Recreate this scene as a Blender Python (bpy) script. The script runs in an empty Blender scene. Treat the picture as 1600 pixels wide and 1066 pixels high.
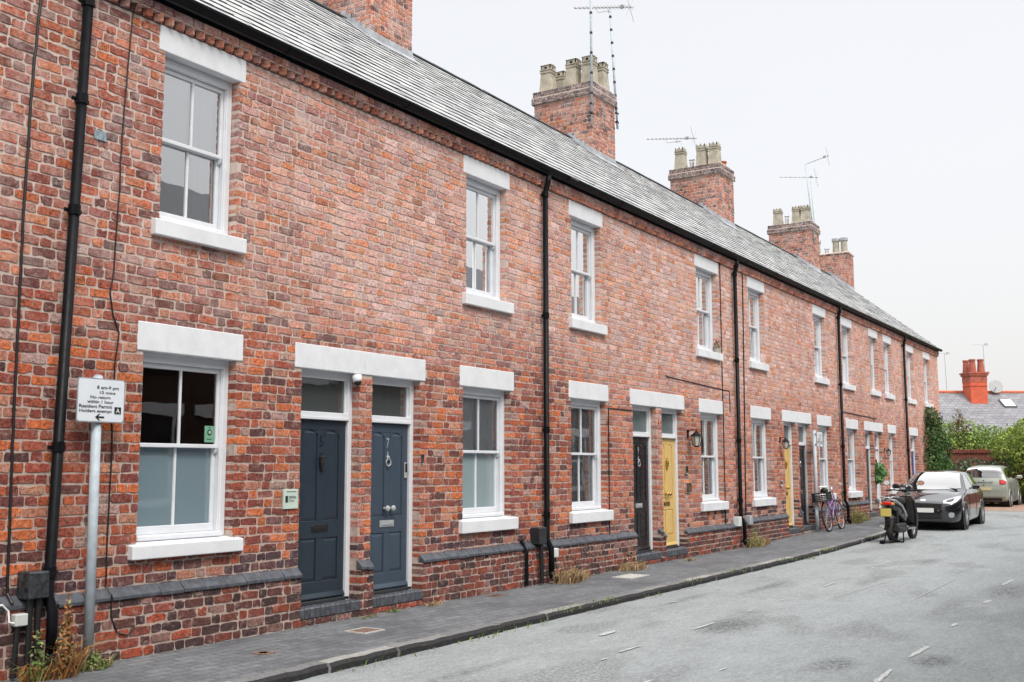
import bpy, math, random
import numpy as np
from mathutils import Vector, Matrix
from mathutils.bvhtree import BVHTree

S = bpy.context.scene
COL = S.collection
R = math.radians
rnd = random.Random(11)

# ------------------------------------------------------------------ camera
CAMZ, CAMD = 1.54, 7.488
yaw, pit, rol = R(32.139), R(6.719), R(-0.089)
F_ = Vector((math.cos(yaw) * math.cos(pit), math.sin(yaw) * math.cos(pit), math.sin(pit)))
R_ = Vector((math.sin(yaw), -math.cos(yaw), 0))
U_ = R_.cross(F_)
R2 = R_ * math.cos(rol) + U_ * math.sin(rol)
U2 = R2.cross(F_)
cam = bpy.data.objects.new('camera', bpy.data.cameras.new('camera'))
COL.objects.link(cam)
m = Matrix((R2, U2, -F_)).transposed().to_4x4()
m.translation = Vector((0, -CAMD, CAMZ))
cam.matrix_world = m
cam.data.sensor_width = 36
cam.data.lens = 36 * 1679.2 / 1600
cam.data.clip_start = 0.05
cam.data.clip_end = 2000
S.camera = cam

# ------------------------------------------------------------------ light
S.view_settings.view_transform = 'Standard'
S.view_settings.look = 'None'
S.view_settings.gamma = 1
S.view_settings.exposure = 0.42
SUN_EL, SUN_AZ = 52, 238          # azimuth of the sun as seen from the origin, degrees from +x towards +y
W = bpy.data.worlds.new('World')
S.world = W
W.use_nodes = True
nt = W.node_tree
nt.nodes.clear()
def wn(t): return nt.nodes.new(t)
sky = wn('ShaderNodeTexSky'); sky.sky_type = 'NISHITA'; sky.sun_disc = False
sky.sun_elevation = R(SUN_EL); sky.sun_rotation = R(90 - SUN_AZ)
sky.air_density = 1.0; sky.dust_density = 8.0
bg1 = wn('ShaderNodeBackground'); bg1.inputs[1].default_value = 0.05
nt.links.new(sky.outputs[0], bg1.inputs[0])
tc = wn('ShaderNodeTexCoord'); sx = wn('ShaderNodeSeparateXYZ')
nt.links.new(tc.outputs['Generated'], sx.inputs[0])
mr = wn('ShaderNodeMapRange'); mr.inputs[1].default_value = 0.40; mr.inputs[2].default_value = 0.95
mr.inputs[3].default_value = 0.598; mr.inputs[4].default_value = 1.5; mr.interpolation_type = 'SMOOTHSTEP'
nt.links.new(sx.outputs[2], mr.inputs[0])
nz = wn('ShaderNodeTexNoise'); nz.inputs['Scale'].default_value = 2.2; nz.inputs['Detail'].default_value = 5
nt.links.new(tc.outputs['Generated'], nz.inputs['Vector'])
mz = wn('ShaderNodeMapRange'); mz.inputs[1].default_value = .3; mz.inputs[2].default_value = .7
mz.inputs[3].default_value = .99; mz.inputs[4].default_value = 1.01
nt.links.new(nz.outputs[0], mz.inputs[0])
mu = wn('ShaderNodeMath'); mu.operation = 'MULTIPLY'
nt.links.new(mr.outputs[0], mu.inputs[0]); nt.links.new(mz.outputs[0], mu.inputs[1])
bg2 = wn('ShaderNodeBackground'); bg2.inputs[0].default_value = (1.015, 1.0, .985, 1)
nt.links.new(mu.outputs[0], bg2.inputs[1])
ad = wn('ShaderNodeAddShader'); wo = wn('ShaderNodeOutputWorld')
nt.links.new(bg1.outputs[0], ad.inputs[0]); nt.links.new(bg2.outputs[0], ad.inputs[1])
nt.links.new(ad.outputs[0], wo.inputs[0])
sl = bpy.data.lights.new('sun', 'SUN'); sl.energy = 1.4; sl.angle = R(14); sl.color = (1, .97, .93)
so = bpy.data.objects.new('sun', sl); COL.objects.link(so)
sd = Vector((math.cos(R(SUN_AZ)) * math.cos(R(SUN_EL)), math.sin(R(SUN_AZ)) * math.cos(R(SUN_EL)), math.sin(R(SUN_EL))))
so.rotation_euler = sd.to_track_quat('Z', 'Y').to_euler()
so.location = (10, -10, 20)

# ------------------------------------------------------------------ materials
def srgb(c):
    return tuple(((v / 255) / 12.92 if v / 255 <= .04045 else ((v / 255 + .055) / 1.055) ** 2.4) for v in c)

class Mat:
    def __init__(s, name, base=(.5, .5, .5), rough=.7, metal=0, spec=.5, coat=0):
        s.m = bpy.data.materials.new(name); s.m.use_nodes = True
        s.t = s.m.node_tree; s.b = s.t.nodes['Principled BSDF']
        s.b.inputs['Base Color'].default_value = (*base, 1)
        s.b.inputs['Roughness'].default_value = rough
        s.b.inputs['Metallic'].default_value = metal
        s.b.inputs['Specular IOR Level'].default_value = spec
        s.b.inputs['Coat Weight'].default_value = coat
        s.c = None
        s.pos = None
    def n(s, t, **k):
        x = s.t.nodes.new(t)
        for a, b in k.items(): setattr(x, a, b)
        return x
    def L(s, a, b): s.t.links.new(a, b)
    def P(s):
        if s.pos is None: s.pos = s.n('ShaderNodeNewGeometry').outputs['Position']
        return s.pos
    def scaled(s, v):
        mp = s.n('ShaderNodeMapping'); mp.inputs['Scale'].default_value = v
        s.L(s.P(), mp.inputs[0]); return mp.outputs[0]
    def noise(s, sc, det=4, rough=.55, vec=None, dist=0):
        x = s.n('ShaderNodeTexNoise'); x.inputs['Scale'].default_value = sc
        x.inputs['Detail'].default_value = det; x.inputs['Roughness'].default_value = rough
        x.inputs['Distortion'].default_value = dist
        s.L(vec or s.P(), x.inputs['Vector']); return x.outputs[0]
    def rng(s, v, a, b, c, d):
        x = s.n('ShaderNodeMapRange'); x.inputs[1].default_value = a; x.inputs[2].default_value = b
        x.inputs[3].default_value = c; x.inputs[4].default_value = d
        s.L(v, x.inputs[0]); return x.outputs[0]
    def mul(s, a, b):
        x = s.n('ShaderNodeMath', operation='MULTIPLY'); s.L(a, x.inputs[0])
        if isinstance(b, float): x.inputs[1].default_value = b
        else: s.L(b, x.inputs[1])
        return x.outputs[0]
    def mix(s, a, b, f, mode='MIX'):
        x = s.n('ShaderNodeMix', data_type='RGBA', blend_type=mode)
        for v, i in ((a, 6), (b, 7)):
            if isinstance(v, tuple): x.inputs[i].default_value = (*v[:3], 1)
            else: s.L(v, x.inputs[i])
        if isinstance(f, (int, float)): x.inputs[0].default_value = f
        else: s.L(f, x.inputs[0])
        return x.outputs[2]
    def col(s, v): s.c = v; s.L(v, s.b.inputs['Base Color']); return s
    def attr(s, name='col'):
        x = s.n('ShaderNodeAttribute'); x.attribute_name = name; return x.outputs[0]
    def val(s, v):      # multiply a colour by a scalar output
        x = s.n('ShaderNodeCombineXYZ')
        for i in range(3): s.L(v, x.inputs[i])
        return x.outputs[0]
    def rough(s, v): s.L(v, s.b.inputs['Roughness']); return s
    def bump(s, v, st=.3, d=.01):
        x = s.n('ShaderNodeBump'); x.inputs['Strength'].default_value = st; x.inputs['Distance'].default_value = d
        s.L(v, x.inputs['Height']); s.L(x.outputs[0], s.b.inputs['Normal']); return s

def simple(name, base, rough=.6, metal=0, var=.12, sc=9, spec=.5, bump=.0, coat=0):
    M = Mat(name, base, rough, metal, spec, coat)
    f = M.noise(sc, 5)
    c = M.mix(tuple(v * (1 - var) for v in base), tuple(min(1, v * (1 + var)) for v in base), M.rng(f, .3, .7, 0, 1))
    M.col(c)
    M.rough(M.rng(M.noise(sc * 2.3, 3), .3, .7, max(.02, rough - .08), min(1, rough + .08)))
    if bump: M.bump(M.noise(sc * 6, 4), bump, .004)
    return M.m

# bricks: per-brick colour in the attribute, pits, soot and mortar smears in the shader
M = Mat('brick_faces', rough=.88, spec=.2)
a = M.attr()
n1 = M.noise(30, 8, .8)
n2 = M.noise(150, 3, .6)
n3 = M.noise(1.1, 4, .6)
c = M.mix(a, M.val(M.rng(n1, .32, .68, .22, 1.62)), 1, 'MULTIPLY')
c = M.mix(c, M.val(M.rng(n2, .3, .7, .82, 1.15)), 1, 'MULTIPLY')
pits = M.rng(M.noise(46, 3, .6, dist=1.2), .57, .65, 0, .88)
c = M.mix(c, (.035, .018, .016), pits)
sm = M.rng(M.noise(13, 7, .8), .53, .66, 0, .62)
c = M.mix(c, (.50, .39, .34), sm)
soot = M.rng(n3, .5, .75, 0, .30)
c = M.mix(c, (.06, .04, .045), soot)
zs_ = M.n('ShaderNodeSeparateXYZ'); M.L(M.P(), zs_.inputs[0])
damp = M.mul(M.rng(zs_.outputs[2], .05, .9, 1, 0), M.rng(M.noise(1.7, 6, .75), .40, .62, 0, .55))
c = M.mix(c, (.075, .05, .045), damp)
white = M.mul(M.rng(zs_.outputs[2], 2.2, 3.4, 0, 1), M.rng(M.noise(3.1, 7, .8), .46, .68, 0, .6))
c = M.mix(c, (.70, .57, .53), white)
M.col(c)
M.bump(M.noise(42, 8, .8), 1.0, .010)
BRICK = M.m

M = Mat('mortar', rough=.95, spec=.1)
c = M.mix((.36, .275, .235), (.58, .475, .42), M.rng(M.noise(24, 6, .7), .3, .7, 0, 1))
zm_ = M.n('ShaderNodeSeparateXYZ'); M.L(M.P(), zm_.inputs[0])
c = M.mix(c, (.66, .56, .51), M.rng(zm_.outputs[2], 2.2, 3.6, 0, .6))
c = M.mix(c, (.11, .075, .065), M.rng(M.noise(2.1, 6, .75), .55, .80, 0, .6))
M.col(c); M.bump(M.noise(110, 5, .7), .9, .006)
MORTAR = M.m

def brick_shader(name, c1, c2, mort, sc=1.0, xz=True):
    M = Mat(name, rough=.9, spec=.15)
    mp = M.n('ShaderNodeMapping')
    if xz: mp.inputs['Rotation'].default_value = (R(90), 0, 0)
    M.L(M.P(), mp.inputs[0])
    b = M.n('ShaderNodeTexBrick'); b.inputs['Scale'].default_value = sc
    b.inputs['Brick Width'].default_value = .235; b.inputs['Row Height'].default_value = .082
    b.inputs['Mortar Size'].default_value = .009; b.inputs['Color1'].default_value = (*c1, 1)
    b.inputs['Color2'].default_value = (*c2, 1); b.inputs['Mortar'].default_value = (*mort, 1)
    M.L(mp.outputs[0], b.inputs[0])
    M.col(M.mix(b.outputs[0], M.val(M.rng(M.noise(14, 6, .7), .25, .75, .6, 1.3)), 1, 'MULTIPLY'))
    M.bump(b.outputs[1], -.5, .01)
    return M.m
BRICK_FLAT = brick_shader('brickwork', (.34, .10, .06), (.17, .06, .05), (.30, .22, .18))

M = Mat('slates', rough=.75, spec=.35)
a = M.attr()
st = M.noise(1, 5, .65, vec=M.scaled((9, 3, 3)))
c = M.mix(a, M.val(M.rng(st, .3, .7, .84, 1.14)), 1, 'MULTIPLY')
c = M.mix(c, (.36, .36, .33), M.rng(M.noise(26, 5, .75), .58, .72, 0, .4))
c = M.mix(c, (.035, .04, .045), M.rng(M.noise(3.3, 5, .7), .60, .78, 0, .6))
M.col(c); M.bump(M.noise(45, 5), .4, .004)
SLATE = M.m

M = Mat('white_masonry_paint', rough=.6, spec=.35)
c = M.mix((.71, .74, .775), (.61, .635, .665), M.rng(M.noise(4, 6, .65), .4, .75, 0, 1))
c = M.mix(c, (.33, .32, .29), M.rng(M.noise(28, 5, .8), .66, .78, 0, .5))
c = M.mix(c, (.42, .42, .40), M.rng(M.noise(1, 6, .75, vec=M.scaled((22, 5, 2.2))), .58, .75, 0, .45))
M.col(c); M.bump(M.noise(60, 5, .6), .25, .004)
WHITE_STONE = M.m
WHITE_WOOD = simple('white_gloss_paint', (.66, .69, .73), .38, var=.05, sc=5, bump=.08)
CREAM_WOOD = simple('cream_paint', (.70, .67, .60), .5, var=.07, sc=5)
BLACK_IRON = simple('black_cast_iron', (.006, .007, .009), .40, var=.3, sc=14, bump=.2, spec=.12)
BLACK_PLASTIC = simple('black_plastic', (.008, .008, .009), .5, var=.2, sc=10)
BLUE_BRICK = simple('blue_engineering_brick', (.068, .076, .092), .5, var=.45, sc=14, bump=.4)
LEAD = simple('lead_flashing', (.36, .39, .42), .5, var=.25, sc=6, bump=.2)
SILVERP = simple('satin_silver', (.34, .36, .38), .35, var=.06)
STEEL = simple('galvanised_steel', (.40, .47, .52), .55, metal=.0, var=.13, sc=14)
ALU = simple('aluminium', (.62, .64, .66), .3, metal=.8, var=.08)
CHROME = simple('chrome', (.75, .76, .78), .12, metal=1, var=.03)
BRASS = simple('brass', (.55, .38, .13), .25, metal=1, var=.1)
POT_BUFF = simple('buff_clay', (.37, .345, .28), .85, var=.28, sc=5, bump=.3)
POT_RED = simple('red_clay', (.45, .12, .06), .85, var=.25, sc=5)
PLASTER = simple('plaster', (.30, .29, .27), .9)
CURTAIN_PALE = simple('pale_curtain', (.80, .85, .88), .9, var=.1, sc=3)
CURTAIN_WHITE = simple('white_curtain', (.82, .83, .84), .9, var=.05, sc=3)
CURTAIN_GREY = simple('grey_net', (.58, .58, .59), .9, var=.3, sc=20)
SHUTTER = simple('white_shutter', (.78, .79, .80), .5, var=.04)
RUBBER = simple('rubber', (.018, .018, .019), .75, var=.3, sc=30)
RIM = simple('alloy', (.55, .56, .58), .35, metal=.2, var=.08)

M = Mat('pavement_setts', rough=.8, spec=.3)
mp = M.n('ShaderNodeMapping'); mp.inputs['Rotation'].default_value = (0, 0, 0); M.L(M.P(), mp.inputs[0])
b = M.n('ShaderNodeTexBrick'); b.inputs['Scale'].default_value = 1
b.inputs['Brick Width'].default_value = .24; b.inputs['Row Height'].default_value = .12
b.inputs['Mortar Size'].default_value = .006; b.inputs['Color1'].default_value = (.118, .127, .139, 1)
b.inputs['Color2'].default_value = (.168, .179, .192, 1); b.inputs['Mortar'].default_value = (.07, .073, .078, 1)
M.L(mp.outputs[0], b.inputs[0])
c = M.mix(b.outputs[0], M.val(M.rng(M.noise(16, 8, .88), .30, .70, .5, 1.55)), 1, 'MULTIPLY')
c = M.mix(c, (.40, .34, .30), M.rng(M.noise(34, 4, .7), .69, .76, 0, .6))
c = M.mix(c, (.36, .20, .13), M.rng(M.noise(2.6, 4, .75, vec=M.scaled((1, 3, 1))), .67, .74, 0, .5))
c = M.mix(c, (.07, .075, .085), M.rng(M.noise(.8, 6, .7), .48, .62, 0, .6))
M.col(c); M.bump(M.mix(b.outputs[1], M.noise(60, 4), .8), .4, .006)
PAVING = M.m

PATCH = [(10.75, -3.35, .75, .30, .95), (9.1, -4.9, .45, .22, .9), (9.7, -5.55, .40, .2, .9), (15.6, -5.35, 1.1, .35, .85), (13.3, -5.0, 1.4, .18, .6), (19.5, -3.6, .8, .2, .6), (14.3, -2.5, 1.2, .12, .7), (12.6, -2.1, 1.0, .10, .6), (8.0, -3.9, .9, .25, .45), (16.0, -3.5, 1.0, .15, .5), (7.2, -2.5, 1.2, .10, .5)]
M = Mat('worn_asphalt', rough=.85, spec=.25)
base = M.mix((.132, .149, .155), (.415, .452, .462), M.rng(M.noise(42, 9, .92), .32, .68, 0, 1))
c = M.mix(base, M.val(M.rng(M.noise(1.6, 8, .75, vec=M.scaled((.5, 1.6, 1))), .28, .72, .88, 1.09)), 1, 'MULTIPLY')
c = M.mix(c, M.val(M.rng(M.noise(1, 7, .9, vec=M.scaled((9, 20, 9))), .32, .68, .78, 1.22)), 1, 'MULTIPLY')
pt = M.mul(M.rng(M.noise(1.0, 3, .5, vec=M.scaled((.5, 1.1, 1))), .55, .62, 0, 1), M.rng(M.noise(28, 6, .9), .48, .56, 0, .8))
c = M.mix(c, (.10, .105, .11), pt)
cr = M.rng(M.noise(5, 8, .75, vec=M.scaled((.45, 1.5, 1)), dist=1.5), .485, .50, 0, 1)
cr2 = M.rng(M.noise(5, 8, .75, vec=M.scaled((.45, 1.5, 1)), dist=1.5), .50, .515, 1, 0)
cm = M.mul(M.mul(cr, cr2), M.rng(M.noise(.8, 3), .42, .58, 0, .8))
c = M.mix(c, (.11, .11, .115), cm)
for (px_, py_, rx_, ry_, a_) in PATCH:
    mp_ = M.n('ShaderNodeMapping'); mp_.vector_type = 'TEXTURE'; mp_.inputs['Location'].default_value = (px_, py_, 0); mp_.inputs['Scale'].default_value = (rx_, ry_, 50); M.L(M.P(), mp_.inputs[0])
    ln_ = M.n('ShaderNodeVectorMath', operation='LENGTH'); M.L(mp_.outputs[0], ln_.inputs[0])
    f_ = M.mul(M.rng(ln_.outputs['Value'], .35, 1.05, 1, 0), M.rng(M.noise(24, 7, .9), .47, .53, 0, a_))
    c = M.mix(c, (.06, .062, .066), f_)
M.col(c); M.bump(M.noise(170, 3, .8), .6, .006)
ASPHALT = M.m
M = Mat('kerb_granite', rough=.85, spec=.25)
a = M.attr()
c = M.mix(a, M.val(M.rng(M.noise(20, 6, .75), .25, .75, .6, 1.35)), 1, 'MULTIPLY')
c = M.mix(c, (.10, .13, .04), M.rng(M.noise(5, 6, .8), .60, .72, 0, .7))
M.col(c); M.bump(M.noise(40, 5), .8, .01)
KERB = M.m
M = Mat('worn_road_paint', rough=.7)
M.col(M.mix((.60, .61, .61), (.32, .34, .345), M.rng(M.noise(34, 6, .85), .40, .54, 0, 1)))
PAINT = M.m
BRICK_PAVERS = simple('tan_paving', (.30, .20, .15), .85, var=.4, sc=9, bump=.4)
SOIL = simple('soil_and_verge', (.10, .09, .06), .95, var=.4, sc=4, bump=.5)

def attr_mat(name, rough=.7, spec=.3, var=.0, trans=0):
    M = Mat(name, rough=rough, spec=spec)
    a = M.attr()
    if var: a = M.mix(a, M.val(M.rng(M.noise(3, 4), .3, .7, 1 - var, 1 + var)), 1, 'MULTIPLY')
    M.col(a)
    if trans:
        tr = M.n('ShaderNodeBsdfTranslucent'); M.L(a, tr.inputs[0])
        mx = M.n('ShaderNodeMixShader'); mx.inputs[0].default_value = trans
        out = [x for x in M.t.nodes if x.type == 'OUTPUT_MATERIAL'][0]
        M.L(M.b.outputs[0], mx.inputs[1]); M.L(tr.outputs[0], mx.inputs[2]); M.L(mx.outputs[0], out.inputs[0])
    return M.m
LEAF = attr_mat('leaves', .55, .4, .15, .3)
STRAW = attr_mat('dry_stems', .8, .2, .1, .2)
PAINTED = {}
def paint(rgb, rough=.45, metal=0, coat=0, name=None, var=.05):
    k = (tuple(rgb), rough, metal, coat)
    if k not in PAINTED: PAINTED[k] = simple(name or 'painted_surface', rgb, rough, metal, var, 6, coat=coat)
    return PAINTED[k]

def glass(name, tint=(1, 1, 1), boost=4.2, rough=.01, wave=.25, opaque=None, veil=None):
    M = Mat(name)
    out = [x for x in M.t.nodes if x.type == 'OUTPUT_MATERIAL'][0]
    fr = M.n('ShaderNodeFresnel'); fr.inputs[0].default_value = 1.5
    gl = M.n('ShaderNodeBsdfGlossy'); gl.inputs['Roughness'].default_value = rough
    bp = M.n('ShaderNodeBump'); bp.inputs['Strength'].default_value = wave; bp.inputs['Distance'].default_value = .004
    M.L(M.noise(2.3, 2, .5), bp.inputs['Height']); M.L(bp.outputs[0], gl.inputs['Normal'])
    if opaque:
        tr = M.n('ShaderNodeBsdfDiffuse'); tr.inputs[0].default_value = (*opaque, 1)
    else:
        tr = M.n('ShaderNodeBsdfTransparent'); tr.inputs[0].default_value = (*tint, 1)
    mx = M.n('ShaderNodeMixShader')
    mm = M.n('ShaderNodeMath', operation='MULTIPLY', use_clamp=True); mm.inputs[1].default_value = boost
    M.L(fr.outputs[0], mm.inputs[0]); M.L(mm.outputs[0], mx.inputs[0])
    M.L(tr.outputs[0], mx.inputs[1]); M.L(gl.outputs[0], mx.inputs[2]); M.L(mx.outputs[0], out.inputs[0])
    return M.m
GLASS = glass('window_glass', (.95, .97, .98), boost=3.2)
GLASS_FAN = glass('fanlight_glass', opaque=(.055, .068, .068), boost=3.2)
GLASS_UP = glass('upper_window_glass', (.93, .97, 1.0), boost=12.0)
FROST = glass('frosted_glass', opaque=(.165, .235, .268), boost=3.0, rough=.03)
FROST2 = glass('pale_frosted_glass', opaque=(.27, .36, .39), boost=3.0, rough=.03)
FROST_DARK = glass('obscured_glass', opaque=(.12, .16, .17), boost=1.2, rough=.06)
CAR_GLASS = glass('car_glass', opaque=(.02, .024, .028), boost=6.0, wave=.05)
LENS = glass('clear_lens', opaque=(.35, .36, .38), boost=2.5, wave=.02)

# ------------------------------------------------------------------ mesh tools
WL = {}
def wloc(o): return WL.get(o, Vector((0, 0, 0)))

class MB:
    def __init__(s): s.v = []; s.f = []; s.c = []
    def add(s, vs, fs, c=None):
        k = len(s.v); s.v += [tuple(p) for p in vs]
        for f in fs: s.f.append(tuple(i + k for i in f)); s.c.append(c)
    def box(s, x0, x1, y0, y1, z0, z1, c=None, M=None):
        vs = [(x0, y0, z0), (x1, y0, z0), (x1, y1, z0), (x0, y1, z0), (x0, y0, z1), (x1, y0, z1), (x1, y1, z1), (x0, y1, z1)]
        if M is not None: vs = [M @ Vector(p) for p in vs]
        s.add(vs, [(0, 3, 2, 1), (4, 5, 6, 7), (0, 1, 5, 4), (1, 2, 6, 5), (2, 3, 7, 6), (3, 0, 4, 7)], c); return s
    def bbox(s, x0, x1, y0, y1, z0, z1, b=.006, c=None, M=None):    # chamfered box
        vs = []; idx = {}
        X = (x0, x1); Y = (y0, y1); Z = (z0, z1)
        for i in (0, 1):
            for j in (0, 1):
                for k in (0, 1):
                    sx_, sy_, sz_ = (1, -1)[i], (1, -1)[j], (1, -1)[k]
                    for ax in range(3):
                        p = [X[i], Y[j], Z[k]]
                        for a2, sg in enumerate((sx_, sy_, sz_)):
                            if a2 != ax: p[a2] += sg * b
                        idx[(i, j, k, ax)] = len(vs); vs.append(tuple(p))
        fs = []
        g = lambda i, j, k, ax: idx[(i, j, k, ax)]
        fs += [(g(0,0,0,0), g(0,0,1,0), g(0,1,1,0), g(0,1,0,0)), (g(1,0,0,0), g(1,1,0,0), g(1,1,1,0), g(1,0,1,0))]
        fs += [(g(0,0,0,1), g(1,0,0,1), g(1,0,1,1), g(0,0,1,1)), (g(0,1,0,1), g(0,1,1,1), g(1,1,1,1), g(1,1,0,1))]
        fs += [(g(0,0,0,2), g(0,1,0,2), g(1,1,0,2), g(1,0,0,2)), (g(0,0,1,2), g(1,0,1,2), g(1,1,1,2), g(0,1,1,2))]
        for i in (0, 1):
            for j in (0, 1):
                fs.append((g(i,j,0,0), g(i,j,1,0), g(i,j,1,1), g(i,j,0,1)))
        for i in (0, 1):
            for k in (0, 1):
                fs.append((g(i,0,k,0), g(i,1,k,0), g(i,1,k,2), g(i,0,k,2)))
        for j in (0, 1):
            for k in (0, 1):
                fs.append((g(0,j,k,1), g(1,j,k,1), g(1,j,k,2), g(0,j,k,2)))
        for i in (0, 1):
            for j in (0, 1):
                for k in (0, 1): fs.append((g(i,j,k,0), g(i,j,k,1), g(i,j,k,2)))
        if M is not None: vs = [M @ Vector(p) for p in vs]
        s.add(vs, fs, c); return s
    def prism(s, pts, axis, a0, a1, c=None, M=None):    # extrude a 2-D outline along an axis
        n = len(pts); vs = []
        for a_ in (a0, a1):
            for p in pts:
                q = {'x': (a_, p[0], p[1]), 'y': (p[0], a_, p[1]), 'z': (p[0], p[1], a_)}[axis]
                vs.append(q)
        if M is not None: vs = [M @ Vector(p) for p in vs]
        fs = [tuple(range(n)), tuple(range(2 * n - 1, n - 1, -1))] + [(i, i + n, (i + 1) % n + n, (i + 1) % n) for i in range(n)]
        s.add(vs, fs, c); return s
    def tube(s, pts, r, n=8, c=None, caps=True):
        pts = [Vector(p) for p in pts]; m_ = len(pts); vs = []
        rr = r if isinstance(r, (list, tuple)) else [r] * m_
        ref = None
        for i, p in enumerate(pts):
            d = (pts[min(i + 1, m_ - 1)] - pts[max(i - 1, 0)])
            if d.length < 1e-9: d = Vector((0, 0, 1))
            d.normalize()
            if ref is None: ref = Vector((0, 0, 1)) if abs(d.z) < .9 else Vector((1, 0, 0))
            a_ = d.cross(ref); 
            if a_.length < 1e-6: a_ = d.cross(Vector((0, 1, 0)))
            a_.normalize(); b_ = a_.cross(d).normalized(); ref = b_
            for k in range(n):
                t = 2 * math.pi * k / n
                vs.append(p + (a_ * math.cos(t) + b_ * math.sin(t)) * rr[i])
        fs = [(i * n + k, i * n + (k + 1) % n, (i + 1) * n + (k + 1) % n, (i + 1) * n + k) for i in range(m_ - 1) for k in range(n)]
        if caps: fs += [tuple(range(n - 1, -1, -1)), tuple(range((m_ - 1) * n, m_ * n))]
        s.add(vs, fs, c); return s
    def lathe(s, prof, O, ax=(0, 0, 1), n=20, c=None, ang=0):
        O = Vector(O); ax = Vector(ax).normalized()
        ref = Vector((1, 0, 0)) if abs(ax.x) < .9 else Vector((0, 1, 0))
        a_ = (ref - ax * ref.dot(ax)).normalized(); b_ = ax.cross(a_); vs = []
        for r, h in prof:
            for k in range(n):
                t = 2 * math.pi * k / n + ang
                vs.append(O + ax * h + (a_ * math.cos(t) + b_ * math.sin(t)) * r)
        m_ = len(prof)
        fs = [(i * n + k, i * n + (k + 1) % n, (i + 1) * n + (k + 1) % n, (i + 1) * n + k) for i in range(m_ - 1) for k in range(n)]
        fs += [tuple(range(n - 1, -1, -1)), tuple(range((m_ - 1) * n, m_ * n))]
        s.add(vs, fs, c); return s
    def torus(s, O, ax, Rr, r, n=32, k=8, c=None, a0=0, a1=2 * math.pi):
        O = Vector(O); ax = Vector(ax).normalized()
        ref = Vector((1, 0, 0)) if abs(ax.x) < .9 else Vector((0, 1, 0))
        a_ = (ref - ax * ref.dot(ax)).normalized(); b_ = ax.cross(a_)
        full = abs(a1 - a0 - 2 * math.pi) < 1e-6
        pts = [O + (a_ * math.cos(a0 + (a1 - a0) * i / n) + b_ * math.sin(a0 + (a1 - a0) * i / n)) * Rr for i in range(n + 1)]
        return s.tube(pts, r, k, c, caps=not full)
    def build(s, name, mat, parent=None, smooth=False, local=False):
        me = bpy.data.meshes.new(name)
        off = Vector((0, 0, 0)) if local else wloc(parent)
        v = np.array(s.v, dtype=np.float32).reshape(-1, 3) - np.array(off, dtype=np.float32)
        me.from_pydata(v.tolist(), [], s.f)
        if any(c is not None for c in s.c):
            at = me.color_attributes.new('col', 'FLOAT_COLOR', 'CORNER')
            ln = [len(f) for f in s.f]
            cc = np.array([(*(c or (.5, .5, .5)), 1) for c in s.c], dtype=np.float32)
            at.data.foreach_set('color', np.repeat(cc, ln, axis=0).ravel())
        me.materials.append(mat)
        if smooth: me.polygons.foreach_set('use_smooth', [True] * len(me.polygons))
        me.validate(); me.update()
        o = bpy.data.objects.new(name, me); COL.objects.link(o)
        if parent is not None:
            o.parent = parent
            if not local: WL[o] = wloc(parent)
        return o

def tag(o, label=None, cat=None, group=None, kind=None):
    if label: o['label'] = label
    if cat: o['category'] = cat
    if group: o['group'] = group
    if kind: o['kind'] = kind
    return o
def thing(name, loc, label, cat, group=None, rz=0, rot=None):
    o = bpy.data.objects.new(name, None); COL.objects.link(o)
    o.location = loc; o.rotation_euler = rot or (0, 0, rz)
    o.empty_display_size = .2
    WL[o] = Vector(loc)
    return tag(o, label, cat, group)

def text(string, w, h, O, X, Zd, mat, parent, name, depth=.0015, local=False, bold=0):
    """lettering fitted into a w by h rectangle whose lower-left corner is O"""
    cu = bpy.data.curves.new(name, 'FONT'); cu.body = string; cu.extrude = 0; cu.offset = bold; cu.resolution_u = 2
    ob = bpy.data.objects.new(name, cu); COL.objects.link(ob)
    dg = bpy.context.evaluated_depsgraph_get()
    me = bpy.data.meshes.new_from_object(ob.evaluated_get(dg))
    bpy.data.objects.remove(ob)
    co = np.array([v.co[:] for v in me.vertices]); lo = co.min(0); hi = co.max(0)
    X = Vector(X).normalized(); Zd = Vector(Zd).normalized(); N = X.cross(Zd); O = Vector(O)
    off = Vector((0, 0, 0)) if local else wloc(parent)
    sw = w / (hi[0] - lo[0]); sh = h / (hi[1] - lo[1])
    for v in me.vertices:
        p = v.co.copy(); v.co = O + X * ((p.x - lo[0]) * sw) + Zd * ((p.y - lo[1]) * sh) + N * depth - off
    me.materials.append(mat) if not me.materials else None
    me.materials[0] = mat
    me.name = name
    o = bpy.data.objects.new(name, me); COL.objects.link(o); o.parent = parent
    if not local: WL[o] = off
    return o

def sstep(a, b, x):
    t = min(max((x - a) / (b - a), 0), 1); return t * t * (3 - 2 * t)
def gz(x): return .2 * sstep(18, 34, x)          # the street climbs gently
def kerb_y(x): return -1.60 + .55 * sstep(25.8, 27.3, x)

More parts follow.
